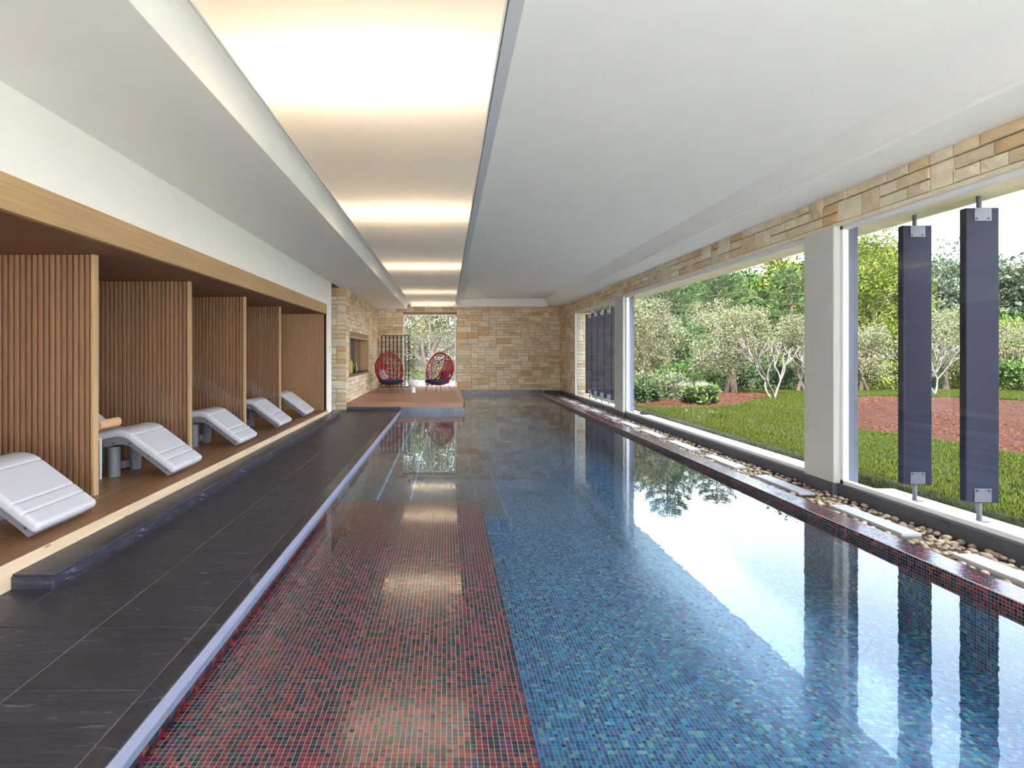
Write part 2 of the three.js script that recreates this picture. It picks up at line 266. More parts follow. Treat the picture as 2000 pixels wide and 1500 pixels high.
function stoneGeo(w, h, r) {                           // split-faced block, face towards +z, 0.03 proud
  const nx = 3, ny = 2, pos = [], uv = [], idx = [], e = 0.006, d = 0.028, row = nx + 1;
  for (let j = 0; j <= ny; j++) for (let i = 0; i <= nx; i++) { const edge = i === 0 || j === 0 || i === nx || j === ny; const x = -w / 2 + w * i / nx + (i === 0 ? e : i === nx ? -e : 0) * (0.4 + r()), y = -h / 2 + h * j / ny + (j === 0 ? e : j === ny ? -e : 0) * (0.4 + r()); pos.push(x, y, edge ? d - 0.006 * r() - 0.003 : d + 0.007 * r()); uv.push(x, y); }
  const ou = r() * 3, ov = r() * 3; for (let k = 0; k < uv.length; k += 2) { uv[k] += ou; uv[k + 1] += ov; }
  for (let j = 0; j < ny; j++) for (let i = 0; i < nx; i++) { const a = j * row + i; idx.push(a, a + 1, a + row, a + row, a + 1, a + row + 1); }
  const rim = []; for (let i = 0; i < nx; i++) rim.push(i); for (let j = 0; j < ny; j++) rim.push(j * row + nx); for (let i = nx; i > 0; i--) rim.push(ny * row + i); for (let j = ny; j > 0; j--) rim.push(j * row);
  const base = pos.length / 3; for (const k of rim) { pos.push(clamp(pos[k * 3] * 1.1, -w / 2, w / 2), clamp(pos[k * 3 + 1] * 1.1, -h / 2, h / 2), -0.004); uv.push(uv[k * 2], uv[k * 2 + 1] - 0.03); }
  rim.forEach((k, i) => { const n = (i + 1) % rim.length; idx.push(k, base + i, base + n, k, base + n, rim[n]); });
  const g = new THREE.BufferGeometry(); g.setAttribute('position', new THREE.Float32BufferAttribute(pos, 3)); g.setAttribute('uv', new THREE.Float32BufferAttribute(uv, 2)); g.setIndex(idx);
  const f = g.toNonIndexed(); f.computeVertexNormals(); return f;
}
const DOOR = [-1.83, 0.38, DECK_Y, 3.22];              // x0, x1, y0, y1 of the glass door
const WLX = -2.86, HATCH = [16.35, 20.3, 0.98, 2.12];  // stone wall on the left, hatch depth0, depth1, y0, y1

{
  // back wall
  const b = shell('wall_back', 'coursed sandstone wall at the far end of the pool', 'wall');
  part('backing', span(-3.4, DOOR[0] - 0.02, -1.6, 4.3, ZB, ZB + 0.3, 0.001), mat.stoneBack, b);
  part('backing', span(DOOR[1] + 0.02, 5.4, -1.6, 4.3, ZB, ZB + 0.3, 0.001), mat.stoneBack, b);
  part('backing', span(DOOR[0] - 0.02, DOOR[1] + 0.02, DOOR[3], 4.3, ZB, ZB + 0.3, 0.001), mat.stoneBack, b);
  part('backing', span(DOOR[0] - 0.02, DOOR[1] + 0.02, -1.6, DOOR[2] - 0.02, ZB, ZB + 0.3, 0.001), mat.stoneBack, b);
  stoneWall(b, V(WLX, 0.06, -ZB + 0.002), V(1, 0, 0), V(0, 0, 1), XR - WLX, 3.48, { seed: 21, holes: [[DOOR[0] - WLX - 0.03, DOOR[1] - WLX + 0.03, 0, 3.2]] });
  // stone wall on the left, by the terrace
  const l = shell('wall_left', 'sandstone wall with the serving hatch beside the terrace', 'wall');
  const bk = (D0, D1, y0, y1) => part('backing', span(WLX - 0.34, WLX, y0, y1, D0, D1, 0.001), mat.stoneBack, l);
  bk(DECK_D, HATCH[0], 0, 4.3); bk(HATCH[1], ZB, 0, 4.3); bk(HATCH[0], HATCH[1], 0, HATCH[2]); bk(HATCH[0], HATCH[1], HATCH[3], 4.3);
  stoneWall(l, V(WLX, 0.05, -DECK_D), V(0, 0, -1), V(1, 0, 0), ZB - DECK_D - 0.02, 3.4, { seed: 34, cw: 0.16, holes: [[HATCH[0] - DECK_D - 0.03, HATCH[1] - DECK_D + 0.03, HATCH[2] - 0.08, HATCH[3] + 0.02]] });
  stoneWall(l, V(-3.4, 0.0, -DECK_D), V(1, 0, 0), V(0, 0, 1), 0.56, 3.45, { seed: 35, cw: 0.14 });
  part('backing', span(-5.6, WLX - 0.34, -0.6, 4.3, DECK_D, DECK_D + 0.2, 0.001), mat.stoneBack, l);
  // white wall over the bays and at their end, outer wall behind
  const w = shell('wall_bay', 'white plaster wall above the oak beam', 'wall'); w.name = 'wall_left_upper';
  part('upper_wall', span(XL - 0.12, XL, BEAM1, 3.7, ZR, 14.62, 0.002), mat.plaster, w);
  part('end_wall', span(XL - 0.12, XL, 0.0, BEAM1, BAY_END + 0.06, 14.62, 0.003), mat.plaster, w);
  part('return_wall', span(-5.4, XL - 0.12, 0.0, 3.7, 14.45, 14.62, 0.003), mat.plaster, w);
  part('outer_wall', span(-5.6, BAY_BACK - 0.03, -0.6, 4.3, ZR - 0.2, DECK_D, 0.001), mat.plaster, w);
  part('skirting', span(XL, XL + 0.012, 0, 0.09, 14.06, 14.62, 0.001, 2), mat.slate[1], w);
  // rear wall; its glazing is unseen, added to bring daylight into the hall
  const rw = shell('wall_rear', 'white plaster rear wall around the added glazing', 'wall');
  part('rear_wall', span(-5.6, -2.95, -1.6, 4.3, ZR - 0.2, ZR, 0.001), mat.plaster, rw);
  part('rear_wall', span(4.6, 5.4, -1.6, 4.3, ZR - 0.2, ZR, 0.001), mat.plaster, rw);
  part('rear_wall', span(-2.95, 4.6, 3.3, 4.3, ZR - 0.2, ZR, 0.001), mat.plaster, rw);
  part('rear_wall', span(-2.95, 4.6, -1.6, 0.02, ZR - 0.2, ZR, 0.001), mat.plaster, rw);
  const rg = shell('window_6', 'added glazed end wall behind the camera that lets daylight in', 'window');
  for (let k = 0; k <= 5; k++) part('mullion', span(-2.95 + k * 1.51 - 0.03, -2.95 + k * 1.51 + 0.03, 0.02, 3.3, ZR - 0.12, ZR - 0.06, 0.003), mat.whiteMetal, rg);
  for (let k = 0; k < 5; k++) part('pane', new THREE.BoxGeometry(1.44, 3.26, 0.001), mat.glass, rg, -2.95 + (k + 0.5) * 1.51, 1.66, -ZR + 0.09);
  part('added_bounce_paving', span(-12, 20, GY - 0.1, GY + 0.02, ZR - 22, ZR - 0.2, 0.01), M({ rgb: [0.85, 0.82, 0.76], roughness: 0.9, map: rep(T.grit, 0.5, 0.5) }), rg);  // pale paving added out of view to bounce daylight up to the ceiling
  // right wall: sandstone lintel over the windows, stone pier at the far end
  const rt = shell('wall_right', 'sandstone lintel and pier around the garden windows', 'wall');
  part('lintel_core', span(XR, 5.36, 3.15, 4.3, ZR, ZB, 0.001), mat.stoneBack, rt);
  part('pier_core', span(XR, 5.36, -0.2, 3.15, 20.85, ZB, 0.001), mat.stoneBack, rt);
  part('rear_pier', span(XR, 5.36, -0.2, 3.15, ZR, -3.6, 0.001), mat.stoneBack, rt);
  stoneWall(rt, V(XR, 3.17, -ZB), V(0, 0, 1), V(-1, 0, 0), ZB - 1.2, 0.38, { cw: 0.13, ch: 0.127, seed: 41, wide: [2, 2, 3, 3], tall: [1, 1, 1, 2] });
  stoneWall(rt, V(XR, 0.08, -ZB), V(0, 0, 1), V(-1, 0, 0), ZB - 20.9, 3.09, { seed: 42 });
  stoneWall(rt, V(XR + 0.1, -0.1, -20.85), V(1, 0, 0), V(0, 0, 1), 0.54, 3.2, { cw: 0.12, seed: 43 });
  part('lintel_lip', span(XR - 0.045, XR + 0.05, 3.125, 3.17, ZR, 20.9, 0.012, 2), mat.stone[3], rt);
  part('soffit_stone', span(XR + 0.1, 5.37, 3.12, 3.15, ZR, 20.85, 0.01, 2), mat.stone[5], rt);
}
{
  const c = shell('ceiling', 'white plaster ceiling with a recessed tray and coved soffit', 'ceiling');
  part('roof_slab', span(-5.6, 5.4, 4.3, 4.5, ZR - 0.2, ZB + 0.3, 0.001), mat.plaster, c);
  part('lounge_soffit', span(XL, -1.701, SOFFIT, 3.56, ZR, ZB, 0.0005), mat.plaster, c);
  const cove = [[-1.70, 3.56], [-1.70, SOFFIT], [-1.652, SOFFIT]];
  for (let i = 0; i <= 10; i++) { const a = i / 10 * Math.PI / 2; cove.push([-1.652 + 0.12 * (1 - Math.cos(a)), SOFFIT + 0.012 + 0.178 * Math.sin(a)]); }
  cove.push([-1.485, 3.625], [-1.485, 3.66], [-1.70, 3.66]);
  part('cove', extrudeD(cove, ZR, ZB), mat.plaster, c);
  part('panel_frame', span(0.359, 0.45, 3.63, 3.92, ZR, ZB, 0.004), mat.frameGrey, c);
  part('tray', span(0.445, 3.99, CEIL, CEIL + 0.08, ZR, 22.95, 0.002), mat.plaster, c);
  part('tray_slope', extrudeD([[3.975, CEIL], [4.1, BORDER + 0.035], [4.1, CEIL + 0.1], [3.975, CEIL + 0.1]], ZR, 22.95), mat.plaster, c);
  part('border', span(4.092, XR + 0.02, BORDER, BORDER + 0.4, ZR, ZB, 0.02), mat.plaster, c);
  part('border', span(0.45, 4.09, BORDER - 0.03, BORDER + 0.4, 22.92, ZB, 0.006), mat.plaster, c);
  part('end_strip', span(-1.5, 0.46, BORDER - 0.02, BORDER + 0.2, 22.96, ZB, 0.004), mat.plaster, c);
  part('plenum_side', span(-1.6, -1.53, 3.66, 4.3, ZR, ZB, 0.001), mat.plaster, c);
  part('plenum_side', span(0.38, 0.44, 3.72, 4.3, ZR, ZB, 0.001), mat.plaster, c);
  for (const [a, b, u, v] of [[-1.473, -1.461, -1.54, -1.461], [0.335, 0.347, 0.335, 0.385]]) { part('panel_edge', span(a, b, PANEL - 0.006, 3.7, ZR, 22.96, 0.001), mat.plaster, c); part('slot_top', span(u, v, 3.7, 3.72, ZR, 22.96, 0.001), mat.plaster, c); }
  // stretched translucent light ceiling with tubes behind it
  const p = thing('light_panel', 'long stretched translucent ceiling panel glowing in bands over the pool', 'ceiling light', 0, PANEL, 0);
  part('membrane', new THREE.BoxGeometry(1.796, 0.002, 22.96 - ZR), mat.membrane, p, -0.563, 0, -(22.96 + ZR) / 2);
  const glow = M({ rgb: [0.9, 0.9, 0.9], roughness: 0.6 }); glow.emissive = lin(1, 0.86, 0.66); glow.emissiveIntensity = 3;
  for (const D of [-2.5, 0.2, 4.08, 8.1, 13.1, 18.6, 22.75]) {
    const t = thing('tube_lamp', 'tube lamp glowing behind the stretched ceiling panel', 'lamp', -0.563, PANEL + 0.34, -D, 'tube lamps behind the ceiling panel');
    part('tube', cyl(0.019, 0.019, 1.7, 12).rotateZ(Math.PI / 2), glow, t); for (const s of [-1, 1]) part('end_cap', cyl(0.022, 0.022, 0.04, 12).rotateZ(Math.PI / 2), mat.whiteMetal, t, s * 0.87);
    const a = new THREE.RectAreaLight(lin(1, 0.87, 0.69), TUBE, 1.7, 0.05); a.name = 'tube_light'; a.position.set(-0.563, PANEL + 0.315, -D); a.rotation.x = -Math.PI / 2; scene.add(a);
  }
}

// ---------------------------------------------------------------- windows, columns, door
const winLabel = ['wide garden window with the two open grey fins', 'wide garden window between the two plaster columns', 'garden window closed off by a row of grey fins'];
[[-1.0, 6.77], [7.34, 14.88], [15.64, 20.85]].slice().forEach(([D0, D1], i) => {
  const w = shell('window_' + (i + 1), winLabel[i], 'window');
  const y0 = 0.035, y1 = 3.125, f = 0.05, x0 = XR + 0.005, x1 = XR + 0.075;
  part('bottom_rail', span(x0, x1, y0, y0 + f, D0, D1, 0.004), mat.whiteMetal, w); part('top_rail', span(x0, x1, y1 - f, y1, D0, D1, 0.004), mat.whiteMetal, w);
  part('jamb', span(x0, x1, y0, y1, D0, D0 + f, 0.004), mat.whiteMetal, w); part('jamb', span(x0, x1, y0, y1, D1 - f, D1, 0.004), mat.whiteMetal, w);
  part('outer_sill', span(x1, 5.36, -0.06, -0.025, D0, D1, 0.004), mat.whiteMetal, w);
  part('sill_core', span(XR + 0.02, 5.36, -0.6, -0.06, D0, D1, 0.001), mat.concrete, w);
  const cuts = [[-1, 0.7, 2.25, 3.8, 4.57, 5.34, 6.1, 6.77], [7.34, 8.87, 10.42, 11.97, 13.5, 14.88], [15.64, 17.2, 18.75, 20.3, 20.85]][i].filter((d) => d >= D0 && d <= D1);
  for (let k = 0; k + 1 < cuts.length; k++) part('pane', new THREE.BoxGeometry(0.001, y1 - y0 - 2 * f + 0.02, cuts[k + 1] - cuts[k] - 0.006), mat.glass, w, XR + 0.06, (y0 + y1) / 2, -(cuts[k] + cuts[k + 1]) / 2);
});
{
  const beige = M({ rgb: [0.62, 0.6, 0.56], roughness: 0.7, map: rep(T.plaster, 0.5, 0.5) });
  [[6.77, 7.34, 'plaster column between the fin window and the middle garden window'], [14.88, 15.64, 'plaster column beside the window closed off by fins'], [-1.55, -1.0, 'plaster column behind the pool bather end']].forEach(([a, b, label]) => {
    const c = thing('column', label, 'column', XR, 0, -(a + b) / 2, null, 'structure'), L = b - a;
    part('shaft', cbox(0.14, 3.1, L, 0.01), beige, c, 0, 1.585, 0); part('outer_jamb', cbox(0.15, 3.1, L, 0.004), mat.outPaint, c, 0.148, 1.585, 0);
    part('base', cbox(0.1, 0.3, L + 0.02, 0.006), mat.concrete, c, -0.04, -0.115, 0);
  });
  // window in the wall behind the camera end
  const rest = shell('window_4', 'garden window beyond the rear column', 'window');
  part('bottom_rail', span(XR, XR + 0.07, 0.03, 0.08, -3.6, -1.55, 0.004), mat.whiteMetal, rest); part('pane', new THREE.BoxGeometry(0.001, 3.05, 2.05), mat.glass, rest, XR + 0.06, 1.6, 2.575);
  part('sill_core', span(XR + 0.02, 5.36, -0.6, -0.03, -3.6, -1.55, 0.001), mat.concrete, rest);
  // dark upstand under the windows
  const u = shell('baseboard_right', 'dark concrete upstand with pale cracks below the garden windows', 'upstand');
  part('upstand', span(XR - 0.03, XR + 0.03, -0.6, 0.035, ZR, ZB, 0.005, 2), mat.concrete, u);
  part('upstand', span(3.9, XR, -0.6, 0.06, ZB - 0.06, ZB, 0.005, 0), mat.concrete, u);
  // glass door in the back wall
  const d = shell('door_1', 'white framed sliding glass door in front of the olive tree', 'door');
  const [x0, x1, y0, y1] = DOOR, f = 0.055, z0 = ZB + 0.02, z1 = ZB + 0.1;
  part('jamb', span(x0, x0 + f, y0, y1, z0, z1, 0.004), mat.whiteMetal, d); part('jamb', span(x1 - f, x1, y0, y1, z0, z1, 0.004), mat.whiteMetal, d);
  part('head', span(x0, x1, y1 - f, y1, z0, z1, 0.004), mat.whiteMetal, d); part('threshold', span(x0, x1, y0 - 0.02, y0 + 0.03, z0 - 0.02, z1 + 0.2, 0.004), mat.whiteMetal, d);
  const xm = -0.72; part('mullion', span(xm - 0.035, xm + 0.035, y0, y1, z0, z1, 0.004), mat.whiteMetal, d);
  for (const [a, b] of [[x0 + f, xm], [xm, x1 - f]]) part('pane', new THREE.BoxGeometry(b - a, y1 - y0 - 0.06, 0.001), mat.doorGlass, d, (a + b) / 2, (y0 + y1) / 2, -ZB - 0.06);
}

// ---------------------------------------------------------------- vertical fins outside the windows
{
  const H = 2.84, fin = thing('sun_fin', 'upright grey sun fin beside the middle column', 'sun fin', 5.15, 0.16, -6.2, 'upright sun fins outside the windows');
  part('blade', cbox(0.31, H, 0.075, 0.006, 1), mat.fin, fin, 0, H / 2, 0);
  part('spindle', cyl(0.022, 0.022, 0.2, 16), mat.steel, fin, 0, -0.095, 0); part('spindle', cyl(0.022, 0.022, 0.17, 16), mat.steel, fin, 0, H + 0.07, 0);
  for (const y of [0.075, H - 0.065]) { const p = part('bracket', cbox(0.16, 0.13, 0.006, 0.002), mat.steel, fin, 0, y, 0.041); for (const s of [-1, 1]) part('bolt', cyl(0.011, 0.011, 0.012, 10).rotateX(Math.PI / 2), mat.screw, p, s * 0.055, y < 1 ? 0.045 : -0.04, 0.004); }
  part('foot_plate', cbox(0.12, 0.01, 0.1, 0.002), mat.steel, fin, 0, -0.178, 0);
  fin.rotation.y = -0.04;
  copyOf(fin, 5.15, 0.16, -5.45, 'upright grey sun fin second from the middle column');
  for (let k = 0; k < 5; k++) { const c = copyOf(fin, 5.15, 0.16, -(20.3 - k * 0.79), 'upright grey sun fin in the closed row at the far window'); c.rotation.y = 0.12; }
}

// ---------------------------------------------------------------- the pool
const tileGeo = (s) => { const g = new THREE.BoxGeometry(s, 0.006, s); const i = g.index.array, keep = []; for (const gr of g.groups) if (gr.materialIndex !== 3) for (let k = gr.start; k < gr.start + gr.count; k++) keep.push(i[k]); g.setIndex(keep); g.clearGroups(); return g; };
const PITCH = 0.0268, TG = tileGeo(PITCH - 0.0032);
const RED = [[0.17, 0.007, 0.014], [0.21, 0.014, 0.02], [0.13, 0.006, 0.015], [0.012, 0.014, 0.02], [0.02, 0.024, 0.034], [0.035, 0.045, 0.06], [0.015, 0.02, 0.02], [0.18, 0.032, 0.018], [0.15, 0.008, 0.05], [0.2, 0.045, 0.035], [0.05, 0.014, 0.032]];
const BLUE = [[0.01, 0.062, 0.15], [0.014, 0.095, 0.2], [0.02, 0.14, 0.25], [0.006, 0.034, 0.095], [0.03, 0.19, 0.3], [0.045, 0.085, 0.22], [0.085, 0.065, 0.2], [0.008, 0.048, 0.12], [0.13, 0.24, 0.22], [0.03, 0.11, 0.18]];
const GREY = [[0.05, 0.07, 0.11], [0.08, 0.1, 0.14], [0.12, 0.05, 0.07], [0.03, 0.04, 0.06], [0.1, 0.13, 0.17], [0.02, 0.06, 0.11]];
const DARK = [[0.16, 0.018, 0.02], [0.012, 0.012, 0.016], [0.02, 0.024, 0.03], [0.22, 0.03, 0.03], [0.012, 0.014, 0.02], [0.05, 0.02, 0.03], [0.03, 0.035, 0.045]];
const CW = (tones, r) => { const t = tones[Math.floor(r() * tones.length)], k = 0.75 + 0.5 * r(); return t.map((c) => c * k); };
function mosaic(parent, x0, x1, D0, D1, y, tones, seed, single = 0, lay = null, pitch = PITCH, geo = TG, from = 2.36) {   // the nearest tiles singly, the others as one part; lay(a, b) -> [position, normal]
  const r = rng(seed), nx = Math.max(1, Math.round((x1 - x0) / pitch)), nz = Math.max(1, Math.round((D1 - D0) / pitch)), m = new THREE.Matrix4(), e = new THREE.Euler(), q = new THREE.Quaternion(), one = V(1, 1, 1), list = [];
  const mats = single ? Array.from({ length: 16 }, () => M({ rgb: CW(tones, r), roughness: 0.18 })) : null; let done = 0;
  for (let j = 0; j < nz; j++) for (let i = 0; i < nx; i++) {
    const a = x0 + (i + 0.5) * pitch, b = D0 + (j + 0.5) * pitch; e.set((r() - 0.5) * 0.03, 0, (r() - 0.5) * 0.03); q.setFromEuler(e);
    let p = V(a, y, -b); if (lay) { const [pp, qq] = lay(a, b); p = pp; q.premultiply(qq); }
    const c = CW(tones, r);
    if (done < single && b > from) { const t = part('tile', geo, pick(mats, r), parent); t.position.copy(p); t.quaternion.copy(q); done++; continue; }
    list.push([m.compose(p, q, one).clone(), c]);
  }
  const im = new THREE.InstancedMesh(geo, mat.tile, list.length), col = new THREE.Color(); im.name = 'mosaic'; im.userData.kind = 'stuff'; im.castShadow = im.receiveShadow = true;
  list.forEach(([k, c], i) => { im.setMatrixAt(i, k); im.setColorAt(i, col.setRGB(...c)); }); parent.add(im); return im;
}
const STAIRS = [[PX0, -0.87, LEDGE_Y - 0.03], [-0.87, -0.46, LEDGE_Y - 0.08], [-0.46, 0.39, LEDGE_Y - 0.13], [0.39, 0.73, LEDGE_Y - 0.2]];
{
  const p = shell('pool_basin', 'blue mosaic pool basin with submerged steps', 'pool');
  part('pool_bed', span(LEDGE_X, PX1 + 0.3, FLOOR_Y - 0.3, FLOOR_Y + 0.0018, ZR, ZB, 0.001), mat.mosaicGroutBlue, p);
  part('pool_bed', span(PX0 - 0.1, LEDGE_X, FLOOR_Y - 0.3, FLOOR_Y + 0.0018, LEDGE_END, ZB, 0.001), mat.mosaicGroutBlue, p);
  mosaic(p, LEDGE_X, PX1, 2.0, ZB, FLOOR_Y, BLUE, 201, 300, null, PITCH, TG, 2.93);
  for (const [a, b, y] of STAIRS) { part('step_block', span(a, b, FLOOR_Y - 0.01, y + 0.0018, LEDGE_END, DECK_D, 0.001), mat.mosaicGroutBlue, p); mosaic(p, a, b, LEDGE_END, DECK_D, y, GREY, 210 + Math.round(a * 10)); part('step_nosing', span(b - 0.006, b + 0.001, y - 0.02, y + 0.0035, LEDGE_END, DECK_D, 0.001), mat.mosaicGroutBlue, p); }
  part('pool_wall', span(PX0 - 0.08, PX0 - 0.001, -1.0, -0.061, ZR, DECK_D, 0.001), mat.concrete, p);
  part('pool_wall', span(PX0 - 0.08, DECK_X, -1.0, -0.5, DECK_D + 0.05, DECK_D + 0.2, 0.001), mat.concrete, p);
  const l = shell('pool_ledge', 'red and black mosaic ledge just under the water', 'pool ledge');
  part('ledge_block', span(PX0, LEDGE_X, FLOOR_Y - 0.3, LEDGE_Y + 0.0018, ZR, LEDGE_END, 0.001), mat.mosaicGrout, l);
  mosaic(l, PX0 + 0.005, LEDGE_X, 1.9, LEDGE_END, LEDGE_Y, RED, 202, 300);
  const side = new THREE.Quaternion().setFromAxisAngle(V(0, 0, 1), -Math.PI / 2);
  mosaic(l, 0, LEDGE_Y - FLOOR_Y, 2.0, LEDGE_END, 0, RED, 203, 0, (a, b) => [V(LEDGE_X + 0.001, LEDGE_Y - a, -b), side]);
  const right = new THREE.Quaternion().setFromAxisAngle(V(0, 0, 1), -Math.PI / 2), facing = new THREE.Quaternion().setFromAxisAngle(V(1, 0, 0), Math.PI / 2);
  mosaic(l, 0, 0.06, 2.0, LEDGE_END, 0, RED, 212, 0, (a, b) => [V(PX0 + 0.004, -0.118 - a, -b), right]);
  mosaic(p, LEDGE_X, 0.73, 0, STAIRS[3][2] - FLOOR_Y, 0, BLUE, 213, 0, (a, b) => [V(a, STAIRS[3][2] - b, -LEDGE_END + 0.001), facing]);
  // kerb on the garden side and along the back wall
  const k = shell('pool_kerb', 'red and black mosaic kerb on the garden side of the pool', 'kerb');
  part('kerb_core', span(PX1 - 0.0028, 3.9, -1.0, 0.0018, ZR, ZB, 0.001), mat.mosaicGrout, k);
  const KP = 0.0255, KG = tileGeo(KP - 0.003), left = new THREE.Quaternion().setFromAxisAngle(V(0, 0, 1), Math.PI / 2), front = new THREE.Quaternion().setFromAxisAngle(V(1, 0, 0), Math.PI / 2);
  mosaic(k, PX1 + 0.002, 3.9, 2.2, ZB, 0, DARK, 204, 0, null, KP, KG);
  mosaic(k, 0, 0.18, 2.2, ZB, 0, DARK, 205, 0, (a, b) => [V(PX1 - 0.001, -0.003 - a, -b), left], KP, KG);
  mosaic(p, 0.18, 0.6, 2.2, ZB, 0, BLUE, 208, 0, (a, b) => [V(PX1 - 0.001, -0.003 - a, -b), left], KP, KG);
  part('back_kerb_core', span(DECK_X, PX1 + 0.3, -1.0, 0.077, ZB - 0.25, ZB, 0.001), mat.mosaicGrout, k);
  mosaic(k, DECK_X, 3.95, ZB - 0.25, ZB - 0.02, 0.08, DARK, 206, 0, null, KP, KG);
  mosaic(k, DECK_X, 3.95, 0, 0.4, 0, DARK, 207, 0, (a, b) => [V(a, 0.077 - b, -(ZB - 0.25) + 0.001), front], KP, KG);
  // water
  const g = new THREE.PlaneGeometry(PX1 - PX0, ZB - ZR, 1, 1); const uv = g.attributes.uv; for (let i = 0; i < uv.count; i++) uv.setXY(i, uv.getX(i) * (PX1 - PX0), uv.getY(i) * (ZB - ZR));
  g.rotateX(-Math.PI / 2).translate((PX0 + PX1) / 2, WATER, -(ZB + ZR) / 2);
  solo('water', g, mat.water, 'still clear pool water mirroring the windows and the sky', 'water', null, 'structure');
}
// gravel strip between kerb and upstand
{
  const bed = shell('gravel_bed', 'shallow trough of pebbles between kerb and window upstand', 'gravel bed');
  part('trough', span(3.9, XR - 0.03, -0.5, -0.16, ZR, ZB - 0.06, 0.001), mat.stoneBack, bed);
  const r = rng(300), tones = [[0.4, 0.3, 0.2], [0.3, 0.22, 0.15], [0.5, 0.4, 0.29], [0.24, 0.18, 0.13], [0.36, 0.26, 0.18]].map((rgb) => M({ rgb, roughness: 0.75, map: rep(T.grit, 3, 3) }));
  const geos = [1, 2, 3, 4].map((s) => { const g = new THREE.IcosahedronGeometry(1, 2), q = rng(s * 7), p = g.attributes.position, ax = [q() * 0.16, q() * 0.16, q() * 3, q() * 3]; for (let i = 0; i < p.count; i++) { const x = p.getX(i), y = p.getY(i), z = p.getZ(i), k = 1 + ax[0] * Math.sin(2 * x + ax[2]) + ax[1] * Math.cos(2.4 * z + ax[3]); p.setXYZ(i, x * k, y * 0.58 * k, z * 0.78 * k); } g.computeVertexNormals(); return g; });
  const slabs = []; for (let d = 3.7; d < 21; d += 1.52) slabs.push([d, d + 1.0]);
  const list = [];
  for (let d = 3.0; d < ZB - 0.2;) { d += 0.0021 * (d < 9 ? 1 : 1.6); const x = 3.93 + r() * 0.73, s = 0.026 + 0.022 * r() * r(), onSlab = slabs.some(([a, b]) => d > a - 0.03 && d < b + 0.03) && x > 4.19 && x < 4.43; if (onSlab) continue; const y = -0.16 + 0.02 + r() * 0.045 + (x < 3.98 ? 0.03 : 0); let hit = false; for (let k = list.length - 1; k >= 0 && k > list.length - 60; k--) { const q = list[k]; if (Math.hypot(q[0] - x, (q[1] - y) * 1.5, q[2] - d) < 0.86 * (q[3] + s)) { hit = true; break; } } if (hit) continue; list.push([x, y, d, s]); }
  list.sort((a, b) => a[2] - b[2]);
  const view = list.filter(([x, , d]) => 873 + 1100 * x / d < 2010);
  view.slice(0, 300).forEach(([x, y, d, s]) => { const m = solo('pebble', geos[Math.floor(r() * 4)], pick(tones, r), 'smooth tan river pebble in the trough beside the mosaic kerb', 'pebble', 'pebbles in the trough beside the kerb'); m.position.set(x, y, -d); m.scale.setScalar(s); m.rotation.set((r() - 0.5) * 0.5, r() * 6.3, (r() - 0.5) * 0.5); });
  const rest = view.slice(300), im = new THREE.InstancedMesh(geos[0], M({ rgb: [1, 1, 1], roughness: 0.8 }), rest.length), o = new THREE.Object3D(), c = new THREE.Color();
  rest.forEach(([x, y, d, s], i) => { o.position.set(x, y, -d); o.scale.setScalar(s); o.rotation.set((r() - 0.5) * 0.5, r() * 6.3, 0); o.updateMatrix(); im.setMatrixAt(i, o.matrix); im.setColorAt(i, c.copy(pick(tones, r).color)); });
  im.name = 'pebbles'; im.castShadow = im.receiveShadow = true; tag(im, 'tan pebbles filling the far length of the trough', 'pebbles', null, 'stuff'); scene.add(im);
  slabs.forEach(([a, b]) => { const m = solo('grey_slab', cbox(0.19, 0.03, b - a, 0.004), mat.greySlab, 'flat grey slab lying among the pebbles beside the kerb', 'slab', 'grey slabs among the pebbles'); m.position.set(4.31, -0.085, -(a + b) / 2); });
}

// ---------------------------------------------------------------- timber terrace at the far end
{
  const r = rng(400), t = shell('terrace', 'raised red-brown timber deck at the far end of the pool', 'deck');
  part('deck_core', span(WLX, DECK_X - 0.04, -1.0, DECK_Y - 0.03, DECK_D + 0.06, ZB, 0.001), mat.concrete, t);
  part('fascia', span(WLX - 0.02, DECK_X, DECK_Y - 0.13, DECK_Y - 0.004, DECK_D, DECK_D + 0.035, 0.004, 0), mat.deck[0], t);
  part('fascia', span(DECK_X - 0.035, DECK_X, DECK_Y - 0.13, DECK_Y - 0.004, DECK_D, ZB - 0.02, 0.004, 2), mat.deck[1], t);
  part('border_plank', cbox(0.22, 0.028, ZB - DECK_D - 0.02, 0.003, 2), mat.deck[2], t, DECK_X - 0.112, DECK_Y - 0.014, -(DECK_D + ZB) / 2);
  for (let d = DECK_D + 0.002; d < ZB - 0.02; d += 0.145) { const e = Math.min(d + 0.145, ZB - 0.01); part('plank', cbox(DECK_X - 0.224 - WLX, 0.028, e - d - 0.011, 0.003, 0), pick(mat.deck, r), t, (DECK_X - 0.224 + WLX) / 2, DECK_Y - 0.014, -(d + e) / 2); }
  const KP = 0.05, KG = tileGeo(KP - 0.006), front = new THREE.Quaternion().setFromAxisAngle(V(1, 0, 0), Math.PI / 2), right = new THREE.Quaternion().setFromAxisAngle(V(0, 0, 1), -Math.PI / 2);
  part('plinth', span(PX0, DECK_X - 0.04, -1.0, DECK_Y - 0.13, DECK_D + 0.03, DECK_D + 0.08, 0.001), mat.mosaicGrout, t);
  mosaic(t, PX0, DECK_X - 0.045, 0, 0.6, 0, GREY, 410, 0, (a, b) => [V(a, DECK_Y - 0.14 - b, -DECK_D - 0.028), front], KP, KG);
  mosaic(t, 0, 0.6, DECK_D + 0.03, ZB - 0.26, 0, GREY, 411, 0, (a, b) => [V(DECK_X - 0.039, DECK_Y - 0.14 - a, -b), right], KP, KG);
}
